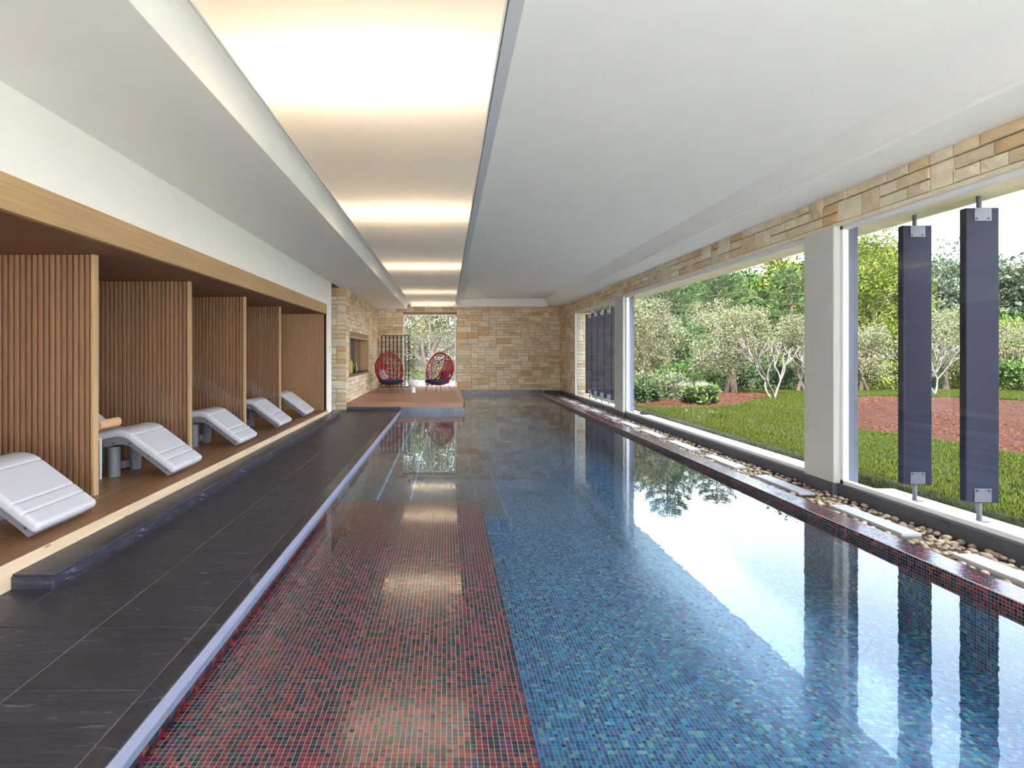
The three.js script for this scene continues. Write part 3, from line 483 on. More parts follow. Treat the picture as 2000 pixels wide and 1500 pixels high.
// serving hatch
{
  const [d0, d1, y0, y1] = HATCH, h = shell('window_5', 'wood framed serving hatch in the sandstone wall', 'hatch'), x0 = WLX - 0.3, f = 0.06;
  part('head', span(x0, WLX + 0.035, y1 - 0.07, y1, d0, d1, 0.004, 2), mat.oak[0], h); part('sill', span(x0, WLX + 0.05, y0 - 0.06, y0, d0 - 0.03, d1 + 0.03, 0.004, 2), mat.bayCeiling[0], h);
  part('jamb', span(x0, WLX + 0.035, y0, y1, d0, d0 + f, 0.004), mat.oak[1], h); part('jamb', span(x0, WLX + 0.035, y0, y1, d1 - f, d1, 0.004), mat.oak[1], h);
  part('dark_inside_sheet', span(x0 - 0.02, x0 + 0.02, y0, y1, d0, d1, 0.002), M({ rgb: [0.05, 0.055, 0.06], roughness: 0.35 }), h);  // near-black sheet that paints in the dark inside of the hatch
  for (let k = 0; k < 4; k++) part('slat', span(x0 + 0.02, x0 + 0.07, y0, y1 - 0.07, 18.9 + k * 0.34, 19.1 + k * 0.34, 0.004), pick(mat.slat, rng(k + 3)), h);
  const b = (name, label, D, prof, m, capm) => { const t = thing(name, label, 'bottle', WLX - 0.12, y0, -D); part('body', lathe(prof, 24), m, t); part('cap', cyl(0.022, 0.022, 0.05, 16), capm, t, 0, prof[prof.length - 1][1] + 0.02, 0); };
  const prof = (r, h) => [[0, 0], [r, 0.005], [r, h * 0.66], [r * 0.9, h * 0.74], [0.02, h * 0.88], [0.02, h]];
  b('bottle', 'tall yellow bottle standing in the serving hatch', 17.25, prof(0.095, 0.5), M({ rgb: [0.62, 0.42, 0.05], roughness: 0.35 }), mat.whiteMetal);
  b('bottle', 'dark green bottle beside the yellow bottle in the hatch', 17.9, prof(0.09, 0.4), M({ rgb: [0.02, 0.06, 0.03], roughness: 0.25 }), mat.screw);
  b('bottle', 'small black bottle with yellow cap at the hatch edge', 16.75, prof(0.06, 0.32), M({ rgb: [0.015, 0.015, 0.015], roughness: 0.3 }), M({ rgb: [0.6, 0.4, 0.05], roughness: 0.5 }));
  b('bottle', 'small pale green bottle behind the dark bottle in the hatch', 18.4, prof(0.06, 0.26), M({ rgb: [0.2, 0.32, 0.16], roughness: 0.3 }), mat.whiteMetal);
  const s = thing('wall_switch', 'small white switch plate on the white wall end', 'switch', XL + 0.003, 1.72, -14.4); part('plate', cbox(0.008, 0.16, 0.085, 0.002), mat.frameGrey, s); part('rocker', cbox(0.008, 0.06, 0.04, 0.002), mat.whiteMetal, s, 0.005, 0, 0);
}

// ---------------------------------------------------------------- loungers
const LW = 0.72;
function path2(pts, n) { const c = new THREE.CatmullRomCurve3(pts.map((p) => V(p[0], p[1], 0)), false, 'centripetal'); return Array.from({ length: n + 1 }, (_, i) => { const t = i / n; return { p: c.getPointAt(t), d: c.getTangentAt(t), t }; }); }
function slabAlong(path, w, th, round, dip) {          // padded band that follows a side profile; ring = rounded rectangle
  const ring = [], q = 5; for (let k = 0; k < 4; k++) for (let i = 0; i <= q; i++) { const a = (k + i / q) * Math.PI / 2, sx = k === 0 || k === 3 ? 1 : -1, sy = k < 2 ? 1 : -1; ring.push([sx * (w / 2 - round) + Math.cos(a) * round, sy * (th / 2 - round) + Math.sin(a) * round]); }
  const pos = [], uv = [], idx = [], R = ring.length;
  const rows = []; path.forEach((s, i) => { const k = dip ? dip(s.t) : 0; rows.push([s, 1, k]); });
  const cap = (s, sign) => { const out = []; for (let j = 1; j <= 4; j++) { const a = j / 4 * Math.PI / 2; out.push([{ p: s.p.clone().addScaledVector(s.d, sign * round * Math.sin(a)), d: s.d, t: s.t }, 1 - (1 - Math.cos(a)) * round * 2 / th, 0, (1 - Math.cos(a)) * round * 2 / w]); } return out; };
  rows.unshift(...cap(path[0], -1).reverse()); rows.push(...cap(path[path.length - 1], 1));
  rows.forEach(([s, ky, k, kw]) => { const nx = -s.d.y, ny = s.d.x; for (const [a, b] of ring) { const v = (b > 0 ? b - k : b) * ky, z = a * (1 - (kw ?? 0)); pos.push(s.p.x + nx * v, s.p.y + ny * v, z); uv.push(s.t * 2, a); } });
  for (let i = 0; i + 1 < rows.length; i++) for (let j = 0; j < R; j++) { const a = i * R + j, b = i * R + (j + 1) % R, c = a + R, d = b + R; idx.push(a, c, b, b, c, d); }
  const n = rows.length; for (const [e, flip] of [[0, 1], [n - 1, 0]]) { const s = rows[e][0], m = pos.length / 3; pos.push(s.p.x, s.p.y, 0); uv.push(0, 0); for (let j = 0; j < R; j++) { const a = e * R + j, b = e * R + (j + 1) % R; flip ? idx.push(m, a, b) : idx.push(m, b, a); } }
  const g = new THREE.BufferGeometry(); g.setAttribute('position', new THREE.Float32BufferAttribute(pos, 3)); g.setAttribute('uv', new THREE.Float32BufferAttribute(uv, 2)); g.setIndex(idx); g.computeVertexNormals(); return g;
}
{
  // side profile from the head (x -1.95) to the foot (x 0), heights above the platform
  const prof = [[-1.92, 1.02], [-1.6, 0.83], [-1.3, 0.62], [-1.12, 0.49], [-0.98, 0.455], [-0.82, 0.475], [-0.66, 0.505], [-0.54, 0.485], [-0.42, 0.4], [-0.2, 0.235], [-0.03, 0.105]];
  const top = path2(prof, 260), seams = [0.2, 0.42, 0.6, 0.735, 0.895, 0.945];
  const cushion = slabAlong(top, LW, 0.09, 0.034, (t) => seams.reduce((s, c) => s + 0.009 * Math.exp(-Math.pow((t - c) / 0.0036, 2)), 0));
  const under = path2(prof.slice(0, -1).map(([x, y], i) => [x + 0.01 + 0.02, y - 0.085]).concat([[-0.06, 0.06]]), 80);
  const shellG = slabAlong(under, LW - 0.05, 0.085, 0.006);
  const L = thing('lounger', 'white padded wave lounger beside the first slat partition', 'lounger', -3.06, PLAT, -4.56, 'white wave loungers in the bays');
  part('cushion', cushion, mat.leather, L); const sh = part('underframe', shellG, mat.loungerGrey, L);
  for (const x of [-0.1, -0.3, -0.52, -0.7, -0.9]) { const y = x > -0.42 ? 0.1 + (-x - 0.06) * 0.78 - 0.035 : 0.395 - Math.abs(x + 0.62) * 0.06; for (const s of [-1, 1]) part('screw', cyl(0.011, 0.011, 0.006, 10).rotateX(Math.PI / 2), mat.screw, sh, x, y, s * (LW / 2 - 0.025)); }
  for (const s of [-1, 1]) { part('leg', cyl(0.067, 0.067, 0.34, 28), mat.loungerGrey, L, -0.76, 0.17, s * 0.22); part('leg', cyl(0.067, 0.067, 0.4, 28), mat.loungerGrey, L, -1.4, 0.2, s * 0.22); }
  part('motor_box', cbox(0.34, 0.24, 0.4, 0.01), mat.loungerGrey, L, -1.08, 0.26, 0); part('cross_beam', cbox(0.7, 0.09, 0.1, 0.006), mat.loungerGrey, L, -1.08, 0.1, -0.0);
  const near = [4.56, 6.68, 8.72, 10.74, 12.62], lab = ['', 'white padded wave lounger with a rolled towel on it', 'white padded wave lounger in the third bay', 'white padded wave lounger in the fourth bay', 'white padded wave lounger before the plain wooden end panel'];
  for (let i = 1; i < 5; i++) copyOf(L, -3.06, PLAT, -near[i], lab[i]);
  // rolled towel
  const sp = []; for (let i = 0; i <= 110; i++) { const a = i / 110 * Math.PI * 2 * 4.2, q = 0.008 + 0.0122 * a / (Math.PI * 2) ; sp.push([Math.cos(a) * q, Math.sin(a) * q]); }
  const out = sp, inn = sp.map(([x, y]) => { const l = Math.hypot(x, y); return [x / l * (l - 0.0085), y / l * (l - 0.0085)]; }).reverse();
  const tg = new THREE.ExtrudeGeometry(new THREE.Shape([...out, ...inn].map((p) => new THREE.Vector2(...p))), { depth: 0.4, bevelEnabled: true, bevelThickness: 0.004, bevelSize: 0.0015, bevelSegments: 2 });
  const tw = thing('rolled_towel', 'rolled peach towel lying on the white lounger', 'towel', -4.02, PLAT + 0.575, -6.86); part('roll', tg, mat.towel, tw);
  // white side table
  const st = thing('side_table', 'white metal hoop side table next to the towel lounger', 'side table', -3.97, PLAT, -6.16), b = 0.022;
  for (const z of [-0.13, 0.13]) { part('leg', cbox(b, 0.45, b, 0.003), mat.whiteMetal, st, 0.1, 0.225, z); part('leg', cbox(b, 0.45, b, 0.003), mat.whiteMetal, st, -0.22, 0.225, z); part('foot_rail', cbox(0.32, b, b, 0.003), mat.whiteMetal, st, -0.06, b / 2, z); part('top_rail', cbox(0.32, b, b, 0.003), mat.whiteMetal, st, -0.06, 0.45 - b / 2, z); }
  part('table_top', cbox(0.34, 0.012, 0.28, 0.003), mat.whiteMetal, st, -0.06, 0.456, 0);
}

// ---------------------------------------------------------------- terrace furniture
function eggChair(x, D, turn, label, pillowMat, pillowLabel) {
  const c = thing('egg_chair', label, 'chair', x, DECK_Y, -D, 'woven egg chairs on the deck'); c.rotation.y = turn;
  // shell: cap of an egg about an axis that looks forward (+x) and up
  const ctr = V(0.02, 0.84, 0), ax = V(0.86, 0.42, 0).normalize(), e1 = V(0, 0, 1), e2 = ax.clone().cross(e1).normalize();
  const S = (al, be) => { const d = ax.clone().multiplyScalar(-Math.cos(al)).addScaledVector(e1, Math.sin(al) * Math.cos(be)).addScaledVector(e2, Math.sin(al) * Math.sin(be)); const low = d.y < 0 ? 1.06 : 1; return V(ctr.x + d.x * 0.53, ctr.y + d.y * 0.58 * low, d.z * 0.54 * (1 + 0.1 * d.y)); };
  const AM = 1.9, n = 36, rows = 13, net = [];
  for (let i = 0; i < n; i++) { const pts = []; for (let j = 0; j <= rows; j++) pts.push(S(0.14 + (AM - 0.14) * j / rows, (i + 0.46 * (j % 2 ? 1 : -1) * (i % 2 ? 1 : -1)) / n * Math.PI * 2)); net.push(new THREE.TubeGeometry(new THREE.CatmullRomCurve3(pts, false, 'catmullrom', 0.2), rows * 2, 0.0115, 5)); }
  for (let j = 2; j < rows; j += 3) { const pts = []; for (let i = 0; i < 48; i++) pts.push(S(0.14 + (AM - 0.14) * j / rows, i / 48 * Math.PI * 2)); net.push(new THREE.TubeGeometry(new THREE.CatmullRomCurve3(pts, true), 64, 0.008, 5, true)); }
  part('weave', merged(net), mat.redWeave, c);
  const rim = []; for (let i = 0; i < 48; i++) rim.push(S(AM, i / 48 * Math.PI * 2)); part('rim', new THREE.TubeGeometry(new THREE.CatmullRomCurve3(rim, true), 72, 0.024, 8, true), mat.redWeave, c);
  const pan = lathe([[0, 0.232], [0.2, 0.242], [0.36, 0.3], [0.44, 0.39], [0.43, 0.39], [0.35, 0.31], [0, 0.25]], 36); part('seat_pan', pan, mat.redWeave, c, 0.06, 0, 0);
  const cu = lathe([[0, 0.29], [0.3, 0.3], [0.42, 0.34], [0.45, 0.385], [0.42, 0.425], [0.3, 0.44], [0, 0.445]], 36); part('seat_cushion', cu, mat.navy, c, 0.1, 0, 0);
  for (const [sx, sz] of [[1, 1], [1, -1], [-1, 1], [-1, -1]]) part('leg', limb([V(0.05 + sx * 0.26, 0.3, sz * 0.26), V(0.05 + sx * 0.34, 0.0, sz * 0.34)], [0.014, 0.011], 8), mat.steel, c);
  const pg = new THREE.SphereGeometry(1, 28, 18), p = pg.attributes.position; for (let i = 0; i < p.count; i++) { const a = p.getX(i), b = p.getY(i), d = p.getZ(i), f = (v) => Math.sign(v) * Math.pow(Math.abs(v), 0.55); p.setXYZ(i, f(a) * 0.2, f(b) * 0.2, d * 0.075); } pg.computeVertexNormals();
  const pl = solo('pillow', pg, pillowMat, pillowLabel, 'pillow'), off = V(-0.23, 0.6, 0.06).applyAxisAngle(V(0, 1, 0), turn); pl.position.set(x + off.x, DECK_Y + off.y, -D + off.z); pl.rotation.set(0, turn + Math.PI / 2, 0); pl.rotateX(-0.42);
}
eggChair(-2.1, 20.5, -0.62, 'red woven egg chair in front of the dark metal screen', mat.greyFabric, 'light grey pillow in the egg chair by the screen');
eggChair(-0.27, 20.5, Math.PI + 0.62, 'red woven egg chair in front of the glass door', mat.magenta, 'crimson pillow in the egg chair by the glass door');
{
  const t = thing('side_table', 'white goblet shaped side table between the egg chairs', 'side table', -1.2, DECK_Y, -19.8);
  part('bowl', lathe([[0, 0.2], [0.08, 0.205], [0.16, 0.26], [0.193, 0.36], [0.196, 0.465], [0.188, 0.475], [0, 0.475]], 40), mat.white, t); part('stem', lathe([[0, 0], [0.095, 0.004], [0.098, 0.02], [0.085, 0.1], [0.085, 0.21], [0, 0.21]], 36), mat.white, t);
  const s = thing('metal_screen', 'dark metal rod screen against the back wall', 'screen', -2.1, DECK_Y, -22.9);
  for (let k = 0; k < 8; k++) { const bar = part('bar', cbox(0.04, 2.1, 0.04, 0.004), mat.darkMetal, s, -0.55 + k * 0.157, 1.06, 0); for (let j = 0; j < 11; j++) part('link', cbox(0.1, 0.026, 0.026, 0.003), mat.darkMetal, bar, 0, -0.93 + j * 0.19, 0); }
  part('top_bar', cbox(1.14, 0.03, 0.032, 0.004), mat.darkMetal, s, 0, 2.11, 0); part('bottom_bar', cbox(1.14, 0.03, 0.032, 0.004), mat.darkMetal, s, 0, 0.03, 0);
  for (const x of [-0.5, 0.5]) part('foot', cbox(0.05, 0.02, 0.34, 0.004), mat.darkMetal, s, x, 0.01, 0);
}

// ---------------------------------------------------------------- garden
const at = (px, D) => (px - 873) * D / 1100, hi = (py, D) => 1.6 - (py - 690) * D / 1100;
{
  const lawn = shell('lawn', 'green lawn outside the garden windows', 'lawn');
  const g = new THREE.PlaneGeometry(150, 130, 1, 1).rotateX(-Math.PI / 2), uv = g.attributes.uv; for (let i = 0; i < uv.count; i++) uv.setXY(i, uv.getX(i) * 150, uv.getY(i) * 130);
  part('turf', g, mat.lawnBase, lawn, 5.36 + 75, GY, -45);
  part('turf', g.clone(), mat.lawnBase, lawn, -69.6, GY - 0.01, -89);
  const inBed = (x, d) => beds.some((b) => b.inside(x, d));
  const r = rng(500);
  function bed(poly, h, name, label) {                 // raised soil bed, outline in [x, depth]
    const c = poly.reduce((s, p) => [s[0] + p[0] / poly.length, s[1] + p[1] / poly.length], [0, 0]), cv = new THREE.CatmullRomCurve3(poly.map((p) => V(p[0], 0, -p[1])), true), n = 90, rings = 26, pos = [], uv = [], idx = [];
    for (let k = 0; k <= rings; k++) for (let i = 0; i < n; i++) { const e = cv.getPoint(i / n), t = k / rings, x = lerp(c[0], e.x, t), z = lerp(-c[1], e.z, t), y = GY + 0.005 + h * (1 - Math.pow(t, 3)) + (t < 1 ? 0.05 * (fbm(x / 20, z / 20, 60, 60, 4, 7) - 0.4) : -0.03); pos.push(x, y, z); uv.push(x, z); }
    for (let k = 0; k < rings; k++) for (let i = 0; i < n; i++) { const a = k * n + i, b = k * n + (i + 1) % n; idx.push(a, a + n, b, b, a + n, b + n); }
    const g = new THREE.BufferGeometry(); g.setAttribute('position', new THREE.Float32BufferAttribute(pos, 3)); g.setAttribute('uv', new THREE.Float32BufferAttribute(uv, 2)); g.setIndex(idx); g.computeVertexNormals();
    if (g.attributes.normal.getY(0) < 0) { const a = g.index.array; for (let i = 0; i < a.length; i += 3) [a[i], a[i + 1]] = [a[i + 1], a[i]]; g.computeVertexNormals(); }
    solo(name, g, mat.soil, label, 'soil bed', null, 'structure');
    const cl = new THREE.InstancedMesh(new THREE.IcosahedronGeometry(1, 0), M({ rgb: [1, 1, 1], roughness: 1, specularIntensity: 0.15 }), 5200), ob = new THREE.Object3D(), cc = new THREE.Color();
    for (let k = 0; k < 5200; k++) { const e = cv.getPoint(r()), t = 0.98 * Math.sqrt(r()), x = lerp(c[0], e.x, t), z = lerp(-c[1], e.z, t), w = 0.012 + 0.026 * r() * r(), g = 0.6 + 0.9 * r(); ob.position.set(x, GY + 0.01 + h * (1 - Math.pow(t, 3)), z); ob.rotation.set(r() * 6, r() * 6, 0); ob.scale.set(w * 1.4, w * 0.8, w); ob.updateMatrix(); cl.setMatrixAt(k, ob.matrix); cl.setColorAt(k, cc.setRGB(0.042 * g, 0.019 * g, 0.013 * g)); }
    cl.name = numbered('soil_clods'); tag(cl, 'loose red-brown clods scattered over the ' + name.replace('_', ' '), 'soil', null, 'stuff'); scene.add(cl);
    const out = cv.getPoints(60).map((p) => [p.x, -p.z]);
    return { inside: (x, d) => { let w = false; for (let i = 0, j = out.length - 1; i < out.length; j = i++) { const [xi, yi] = out[i], [xj, yj] = out[j]; if ((yi > d) !== (yj > d) && x < (xj - xi) * (d - yi) / (yj - yi) + xi) w = !w; } return w; } };
  }
  const px = (x, y) => { const D = (1.6 - GY) * 1100 / (y - 690); return [at(x, D), D]; };
  const beds = [
    bed([px(1600, 800), px(1680, 842), px(1800, 858), px(1960, 886), px(2150, 925), px(2350, 900), px(2250, 806), px(2000, 784), px(1800, 776), px(1680, 776), px(1610, 782)], 0.16, 'soil_mound', 'red-brown soil mound on the lawn outside the fins'),
    bed([px(1215, 792), px(1300, 798), px(1400, 798), px(1460, 788), px(1500, 776), px(1530, 771), px(1450, 768), px(1330, 768), px(1215, 768)], 0.1, 'soil_bed', 'dark red mulch bed under the olive trees'),
  ];
  // grass blades
  const bl = new THREE.BufferGeometry(), P = [], U = []; const q = rng(9);
  for (let k = 0; k < 4; k++) { const a = q() * 6.3, w = 0.006, l = 0.035 + 0.03 * q(), ox = (q() - 0.5) * 0.04, oz = (q() - 0.5) * 0.04, bx = Math.cos(a), bz = Math.sin(a), le = 0.5 + q(); P.push(ox - bz * w, 0, oz + bx * w, ox + bz * w, 0, oz - bx * w, ox + bx * l * 0.5 * le, l, oz + bz * l * 0.5 * le); U.push(0, 0, 1, 0, 0.5, 1); }
  bl.setAttribute('position', new THREE.Float32BufferAttribute(P, 3)); bl.setAttribute('uv', new THREE.Float32BufferAttribute(U, 2)); bl.computeVertexNormals();
  const N = 170000, mats = [], cols = []; const o = new THREE.Object3D(), tones = [[0.027, 0.043, 0.003], [0.035, 0.048, 0.005], [0.021, 0.036, 0.003], [0.045, 0.051, 0.008]];
  for (let tries = 0; mats.length < N && tries < N * 4; tries++) { const d = 4.6 + Math.pow(r(), 0.75) * 21, x = d * (0.3 + 0.78 * r()); if (x < 5.4 || inBed(x, d)) continue; if (fbm(x / 40, d / 40, 60, 60, 3, 5) < 0.3 && r() < 0.7) continue; const s = (0.8 + 0.5 * r()) * (1 + d * 0.02); o.position.set(x, GY, -d); o.rotation.y = r() * 6.3; o.scale.set(s, s, s); o.updateMatrix(); mats.push(o.matrix.clone()); const t = tones[Math.floor(clamp(fbm(x / 30, d / 30, 40, 40, 3, 8) * 4 + (r() - 0.5) * 2, 0, 3.99))]; cols.push(t.map((c) => c * (0.8 + 0.4 * r()))); }
  const im = new THREE.InstancedMesh(bl, new THREE.MeshPhysicalMaterial({ color: 0xffffff, roughness: 0.85, specularIntensity: 0.2, side: THREE.DoubleSide }), mats.length), c = new THREE.Color(); mats.forEach((m, i) => { im.setMatrixAt(i, m); im.setColorAt(i, c.setRGB(...cols[i])); });
  im.name = 'grass'; im.castShadow = im.receiveShadow = true; tag(im, 'short green grass blades covering the lawn', 'grass', null, 'stuff'); scene.add(im);
  part('patio', span(-6, 3, GY - 0.1, 0.1, ZB + 0.3, ZB + 8, 0.01), mat.paving, lawn);
}
// foliage
function leafGeo(l, w, fold = 0.25) { const g = finish([0, 0, 0, w, l * 0.45, fold * w, 0, l, 0, 0, 0, 0, 0, l, 0, -w, l * 0.45, fold * w], null, [0.5, 0, 1, 0.5, 0.5, 1, 0.5, 0, 0.5, 1, 0, 0.5]); return g; }
const leafMat = (rough = 0.7) => M({ rgb: [1, 1, 1], roughness: rough, side: THREE.DoubleSide, transmission: 0.25, thickness: 0, specularIntensity: 0.25 });
const LEAF = leafMat(0.75);
function leaves(parent, name, spots, geo, tones, seed, size = [0.8, 1.3]) {   // spots: [position, preferred direction]
  const r = rng(seed), im = new THREE.InstancedMesh(geo, LEAF, spots.length), o = new THREE.Object3D(), c = new THREE.Color(), up = V(0, 1, 0), d = V(0, 0, 0);
  spots.forEach(([p, dir], i) => { d.set(r() - 0.5, r() - 0.5, r() - 0.5).normalize().multiplyScalar(0.9).add(dir).normalize(); o.position.copy(p); o.quaternion.setFromUnitVectors(up, d); o.rotateY(r() * 6.3); o.scale.setScalar(lerp(size[0], size[1], r())); o.updateMatrix(); im.setMatrixAt(i, o.matrix); const t = tones[Math.floor(r() * tones.length)], k = 0.7 + 0.6 * r(); im.setColorAt(i, c.setRGB(t[0] * k, t[1] * k, t[2] * k)); });
  im.name = name; im.userData.kind = 'stuff'; im.castShadow = im.receiveShadow = true; parent.add(im); return im;
}
function clumps(r, rx, ry, rz, cy, n, cr, per) {       // leaf places on many small rounded clumps over an ellipsoid crown
  const out = []; for (let k = 0; k < n; k++) { const u = V(r() - 0.5, r() - 0.5, r() - 0.5).normalize(), q = 0.45 + 0.55 * Math.sqrt(r()), c = V(u.x * rx * q, cy + u.y * ry * q, u.z * rz * q), s = cr * (0.6 + 0.8 * r());
    for (let i = 0; i < per; i++) { const v = V(r() - 0.5, r() - 0.5, r() - 0.5).normalize(), w = Math.pow(r(), 0.4); out.push([c.clone().addScaledVector(v, s * w), v.clone().add(V(0, 0.35, 0))]); } }
  return out;
}
const TONE = {
  olive: [[0.105, 0.115, 0.062], [0.14, 0.145, 0.085], [0.075, 0.085, 0.042], [0.17, 0.17, 0.11]],
  dark: [[0.022, 0.05, 0.02], [0.03, 0.07, 0.028], [0.05, 0.09, 0.035]],
  bright: [[0.1, 0.135, 0.016], [0.07, 0.105, 0.012], [0.135, 0.16, 0.026], [0.045, 0.072, 0.009]],
  mid: [[0.05, 0.1, 0.025], [0.075, 0.13, 0.035], [0.035, 0.075, 0.02]],
  pine: [[0.055, 0.1, 0.035], [0.08, 0.135, 0.045], [0.035, 0.07, 0.026]],
  gum: [[0.06, 0.085, 0.055], [0.09, 0.115, 0.075], [0.04, 0.06, 0.038]],
  flower: [[0.22, 0.2, 0.21], [0.06, 0.1, 0.03], [0.045, 0.08, 0.025], [0.09, 0.13, 0.04]],
};
const LG = { small: leafGeo(0.1, 0.018), mid: leafGeo(0.16, 0.04), big: leafGeo(0.3, 0.085), needle: leafGeo(0.34, 0.022), long: leafGeo(0.26, 0.03) };
let tseed = 900;
function roundTree(x, D, top, rx, ry, label, tones, geo, n, cr, per, { trunk = 0.12, stems = 1, size, name = 'tree', group, bark = mat.bark, rz } = {}) {
  const r = rng(tseed += 13), t = thing(name, label, 'tree', x, GY, -D, group), cy = top - GY - ry;
  const list = []; for (let s = 0; s < stems; s++) { const dx = (r() - 0.5) * rx * 0.8, dz = (r() - 0.5) * rx * 0.5; list.push(limb([V((r() - 0.5) * 0.2 * stems, -0.05, 0), V(dx * 0.3 + (r() - 0.5) * 0.2, cy * 0.4, dz * 0.3), V(dx * 0.7, cy * 0.75, dz * 0.7), V(dx, cy + ry * 0.3, dz)], [trunk, trunk * 0.75, trunk * 0.5, trunk * 0.2], 7)); for (let b = 0; b < 3; b++) list.push(limb([V(dx * 0.5, cy * 0.6, dz * 0.5), V(dx * 0.5 + (r() - 0.5) * rx, cy * 0.9, (r() - 0.5) * rx), V((r() - 0.5) * rx * 1.5, cy + ry * 0.2, (r() - 0.5) * rx)], [trunk * 0.5, trunk * 0.3, trunk * 0.1], 5)); }
  part('trunk', merged(list), bark, t); leaves(t, 'foliage', clumps(r, rx, ry, rz ?? rx, cy, n, cr, per), geo, tones, tseed, size); return t;
}
function pineTree(x, D, top, base, reach, label) {     // tiered conifer with level whorls
  const r = rng(tseed += 13), t = thing('conifer', label, 'tree', x, GY, -D), H = top - GY, list = [limb([V(0, -0.05, 0), V(0.03, H * 0.5, 0), V(0, H, 0)], [0.17, 0.11, 0.02], 8)], spots = [];
  for (let h = base - GY; h < H - 0.2;) { const f = 1 - (h - (base - GY)) / (H - (base - GY)), L = reach * (0.2 + 0.8 * Math.pow(f, 0.8)), nb = 7, a0 = r() * 6.3;
    for (let b = 0; b < nb; b++) { const a = a0 + b / nb * 6.283 + (r() - 0.5) * 0.3, l = L * (0.85 + 0.3 * r()), dx = Math.cos(a), dz = Math.sin(a), P = (s) => V(dx * l * s, h + l * (0.1 * s - 0.3 * s * (1 - s) + 0.14 * s * s), dz * l * s); list.push(limb([P(0), P(0.5), P(1)], [0.035, 0.02, 0.006], 4));
      const nn = Math.round(l * 75); for (let k = 0; k < nn; k++) { const s = 0.18 + 0.82 * Math.sqrt(r()), p = P(s), w = 0.34 * l * 0.45 * (1.15 - Math.abs(s - 0.6)), q = (r() - 0.5) * 2; p.x += -dz * q * w; p.z += dx * q * w; p.y += (r() - 0.35) * 0.1 - Math.abs(q) * 0.03; spots.push([p, V(dx - dz * q * 0.9, 0.75, dz + dx * q * 0.9).normalize().multiplyScalar(1.6)]); } }
    h += 0.42 + 0.32 * f; }
  for (let k = 0; k < 60; k++) spots.push([V((r() - 0.5) * 0.12, H - 0.5 * r(), (r() - 0.5) * 0.12), V(r() - 0.5, 1.4, r() - 0.5)]);
  part('trunk', merged(list), mat.bark, t); leaves(t, 'foliage', spots, LG.needle, TONE.pine, tseed, [0.7, 1.2]); return t;
}
function bareTree(x, D, H, label, spread) {
  const r = rng(tseed += 13), t = thing('bare_tree', label, 'tree', x, GY, -D), list = [];
  const grow = (p, d, l, w, n) => { const m = p.clone().addScaledVector(d, l * 0.5).add(V((r() - 0.5) * l * 0.2, l * 0.06, (r() - 0.5) * l * 0.2)), e = p.clone().addScaledVector(d, l).add(V(0, l * 0.1, 0)); list.push(limb([p, m, e], [w, w * 0.85, w * 0.7], 6)); if (!n) return; const k = n > 2 ? 3 : 2 + (r() < 0.6 ? 1 : 0); for (let i = 0; i < k; i++) grow(e, d.clone().add(V((r() - 0.5) * spread, (r() - 0.25) * 0.9, (r() - 0.5) * spread)).normalize(), l * (0.66 + 0.2 * r()), w * 0.7, n - 1); };
  for (let s = 0; s < 3; s++) grow(V((r() - 0.5) * 0.15, -0.05, (r() - 0.5) * 0.15), V((r() - 0.5) * 1.3, 0.8, (r() - 0.5) * 1.0).normalize(), H * 0.34, 0.04, 3);
  part('branches', merged(list), mat.barkPale, t); return t;
}
function shrub(x, D, w, h, label, tones, geo, n, cr, per, name = 'shrub', group, rz) { const r = rng(tseed += 13), t = thing(name, label, 'shrub', x, GY, -D, group); const st = []; for (let k = 0; k < 5; k++) st.push(limb([V((r() - 0.5) * 0.2, -0.03, (r() - 0.5) * 0.2), V((r() - 0.5) * w, h * 0.6, (r() - 0.5) * 0.5)], [0.02, 0.008], 5)); part('stem', merged(st), mat.bark, t); leaves(t, 'foliage', clumps(r, w, h * 0.5, rz ?? w, h * 0.5, n, cr, per), geo, tones, tseed); return t; }

// olive trees beyond the lawn
roundTree(at(1425, 24), 24, hi(588, 24), 1.75, 1.55, 'broad silvery olive tree with round crown over the mulch bed', TONE.olive, LG.small, 70, 0.42, 210, { stems: 3, trunk: 0.1 });
roundTree(at(1262, 23), 23, hi(580, 23), 1.15, 1.65, 'grey-green olive tree leaning at the column by the closed fins', TONE.olive, LG.small, 50, 0.4, 190, { stems: 2, trunk: 0.09 });
roundTree(at(1565, 25), 25, hi(610, 25), 0.95, 1.2, 'small olive tree behind the bare branched tree', TONE.olive, LG.small, 34, 0.38, 190, { stems: 2, trunk: 0.08 });
roundTree(at(1690, 25), 25, hi(640, 25), 1.3, 1.1, 'low silvery olive tree behind the soil mound', TONE.olive, LG.small, 40, 0.4, 180, { stems: 2, trunk: 0.09 });
roundTree(at(1850, 27), 27, hi(590, 27), 1.6, 1.7, 'olive tree showing between the two open fins', TONE.olive, LG.small, 50, 0.45, 190, { stems: 2, trunk: 0.1 });
roundTree(at(1975, 28), 28, hi(640, 28), 1.6, 1.2, 'low olive bush tree beside the yellow-green shrubs', TONE.olive, LG.small, 40, 0.45, 170, { stems: 2, trunk: 0.1 });
// conifers
pineTree(at(1303, 33), 33, 7.6, 2.0, 2.6, 'tall tiered conifer with straight trunk behind the olive trees');
pineTree(at(1545, 31), 31, hi(522, 31), 1.6, 2.3, 'tiered conifer with pointed top above the bare tree');
pineTree(at(1400, 42), 42, 9.2, 2.5, 3.2, 'distant tiered conifer rising behind the broad olive tree');
// tall background trees

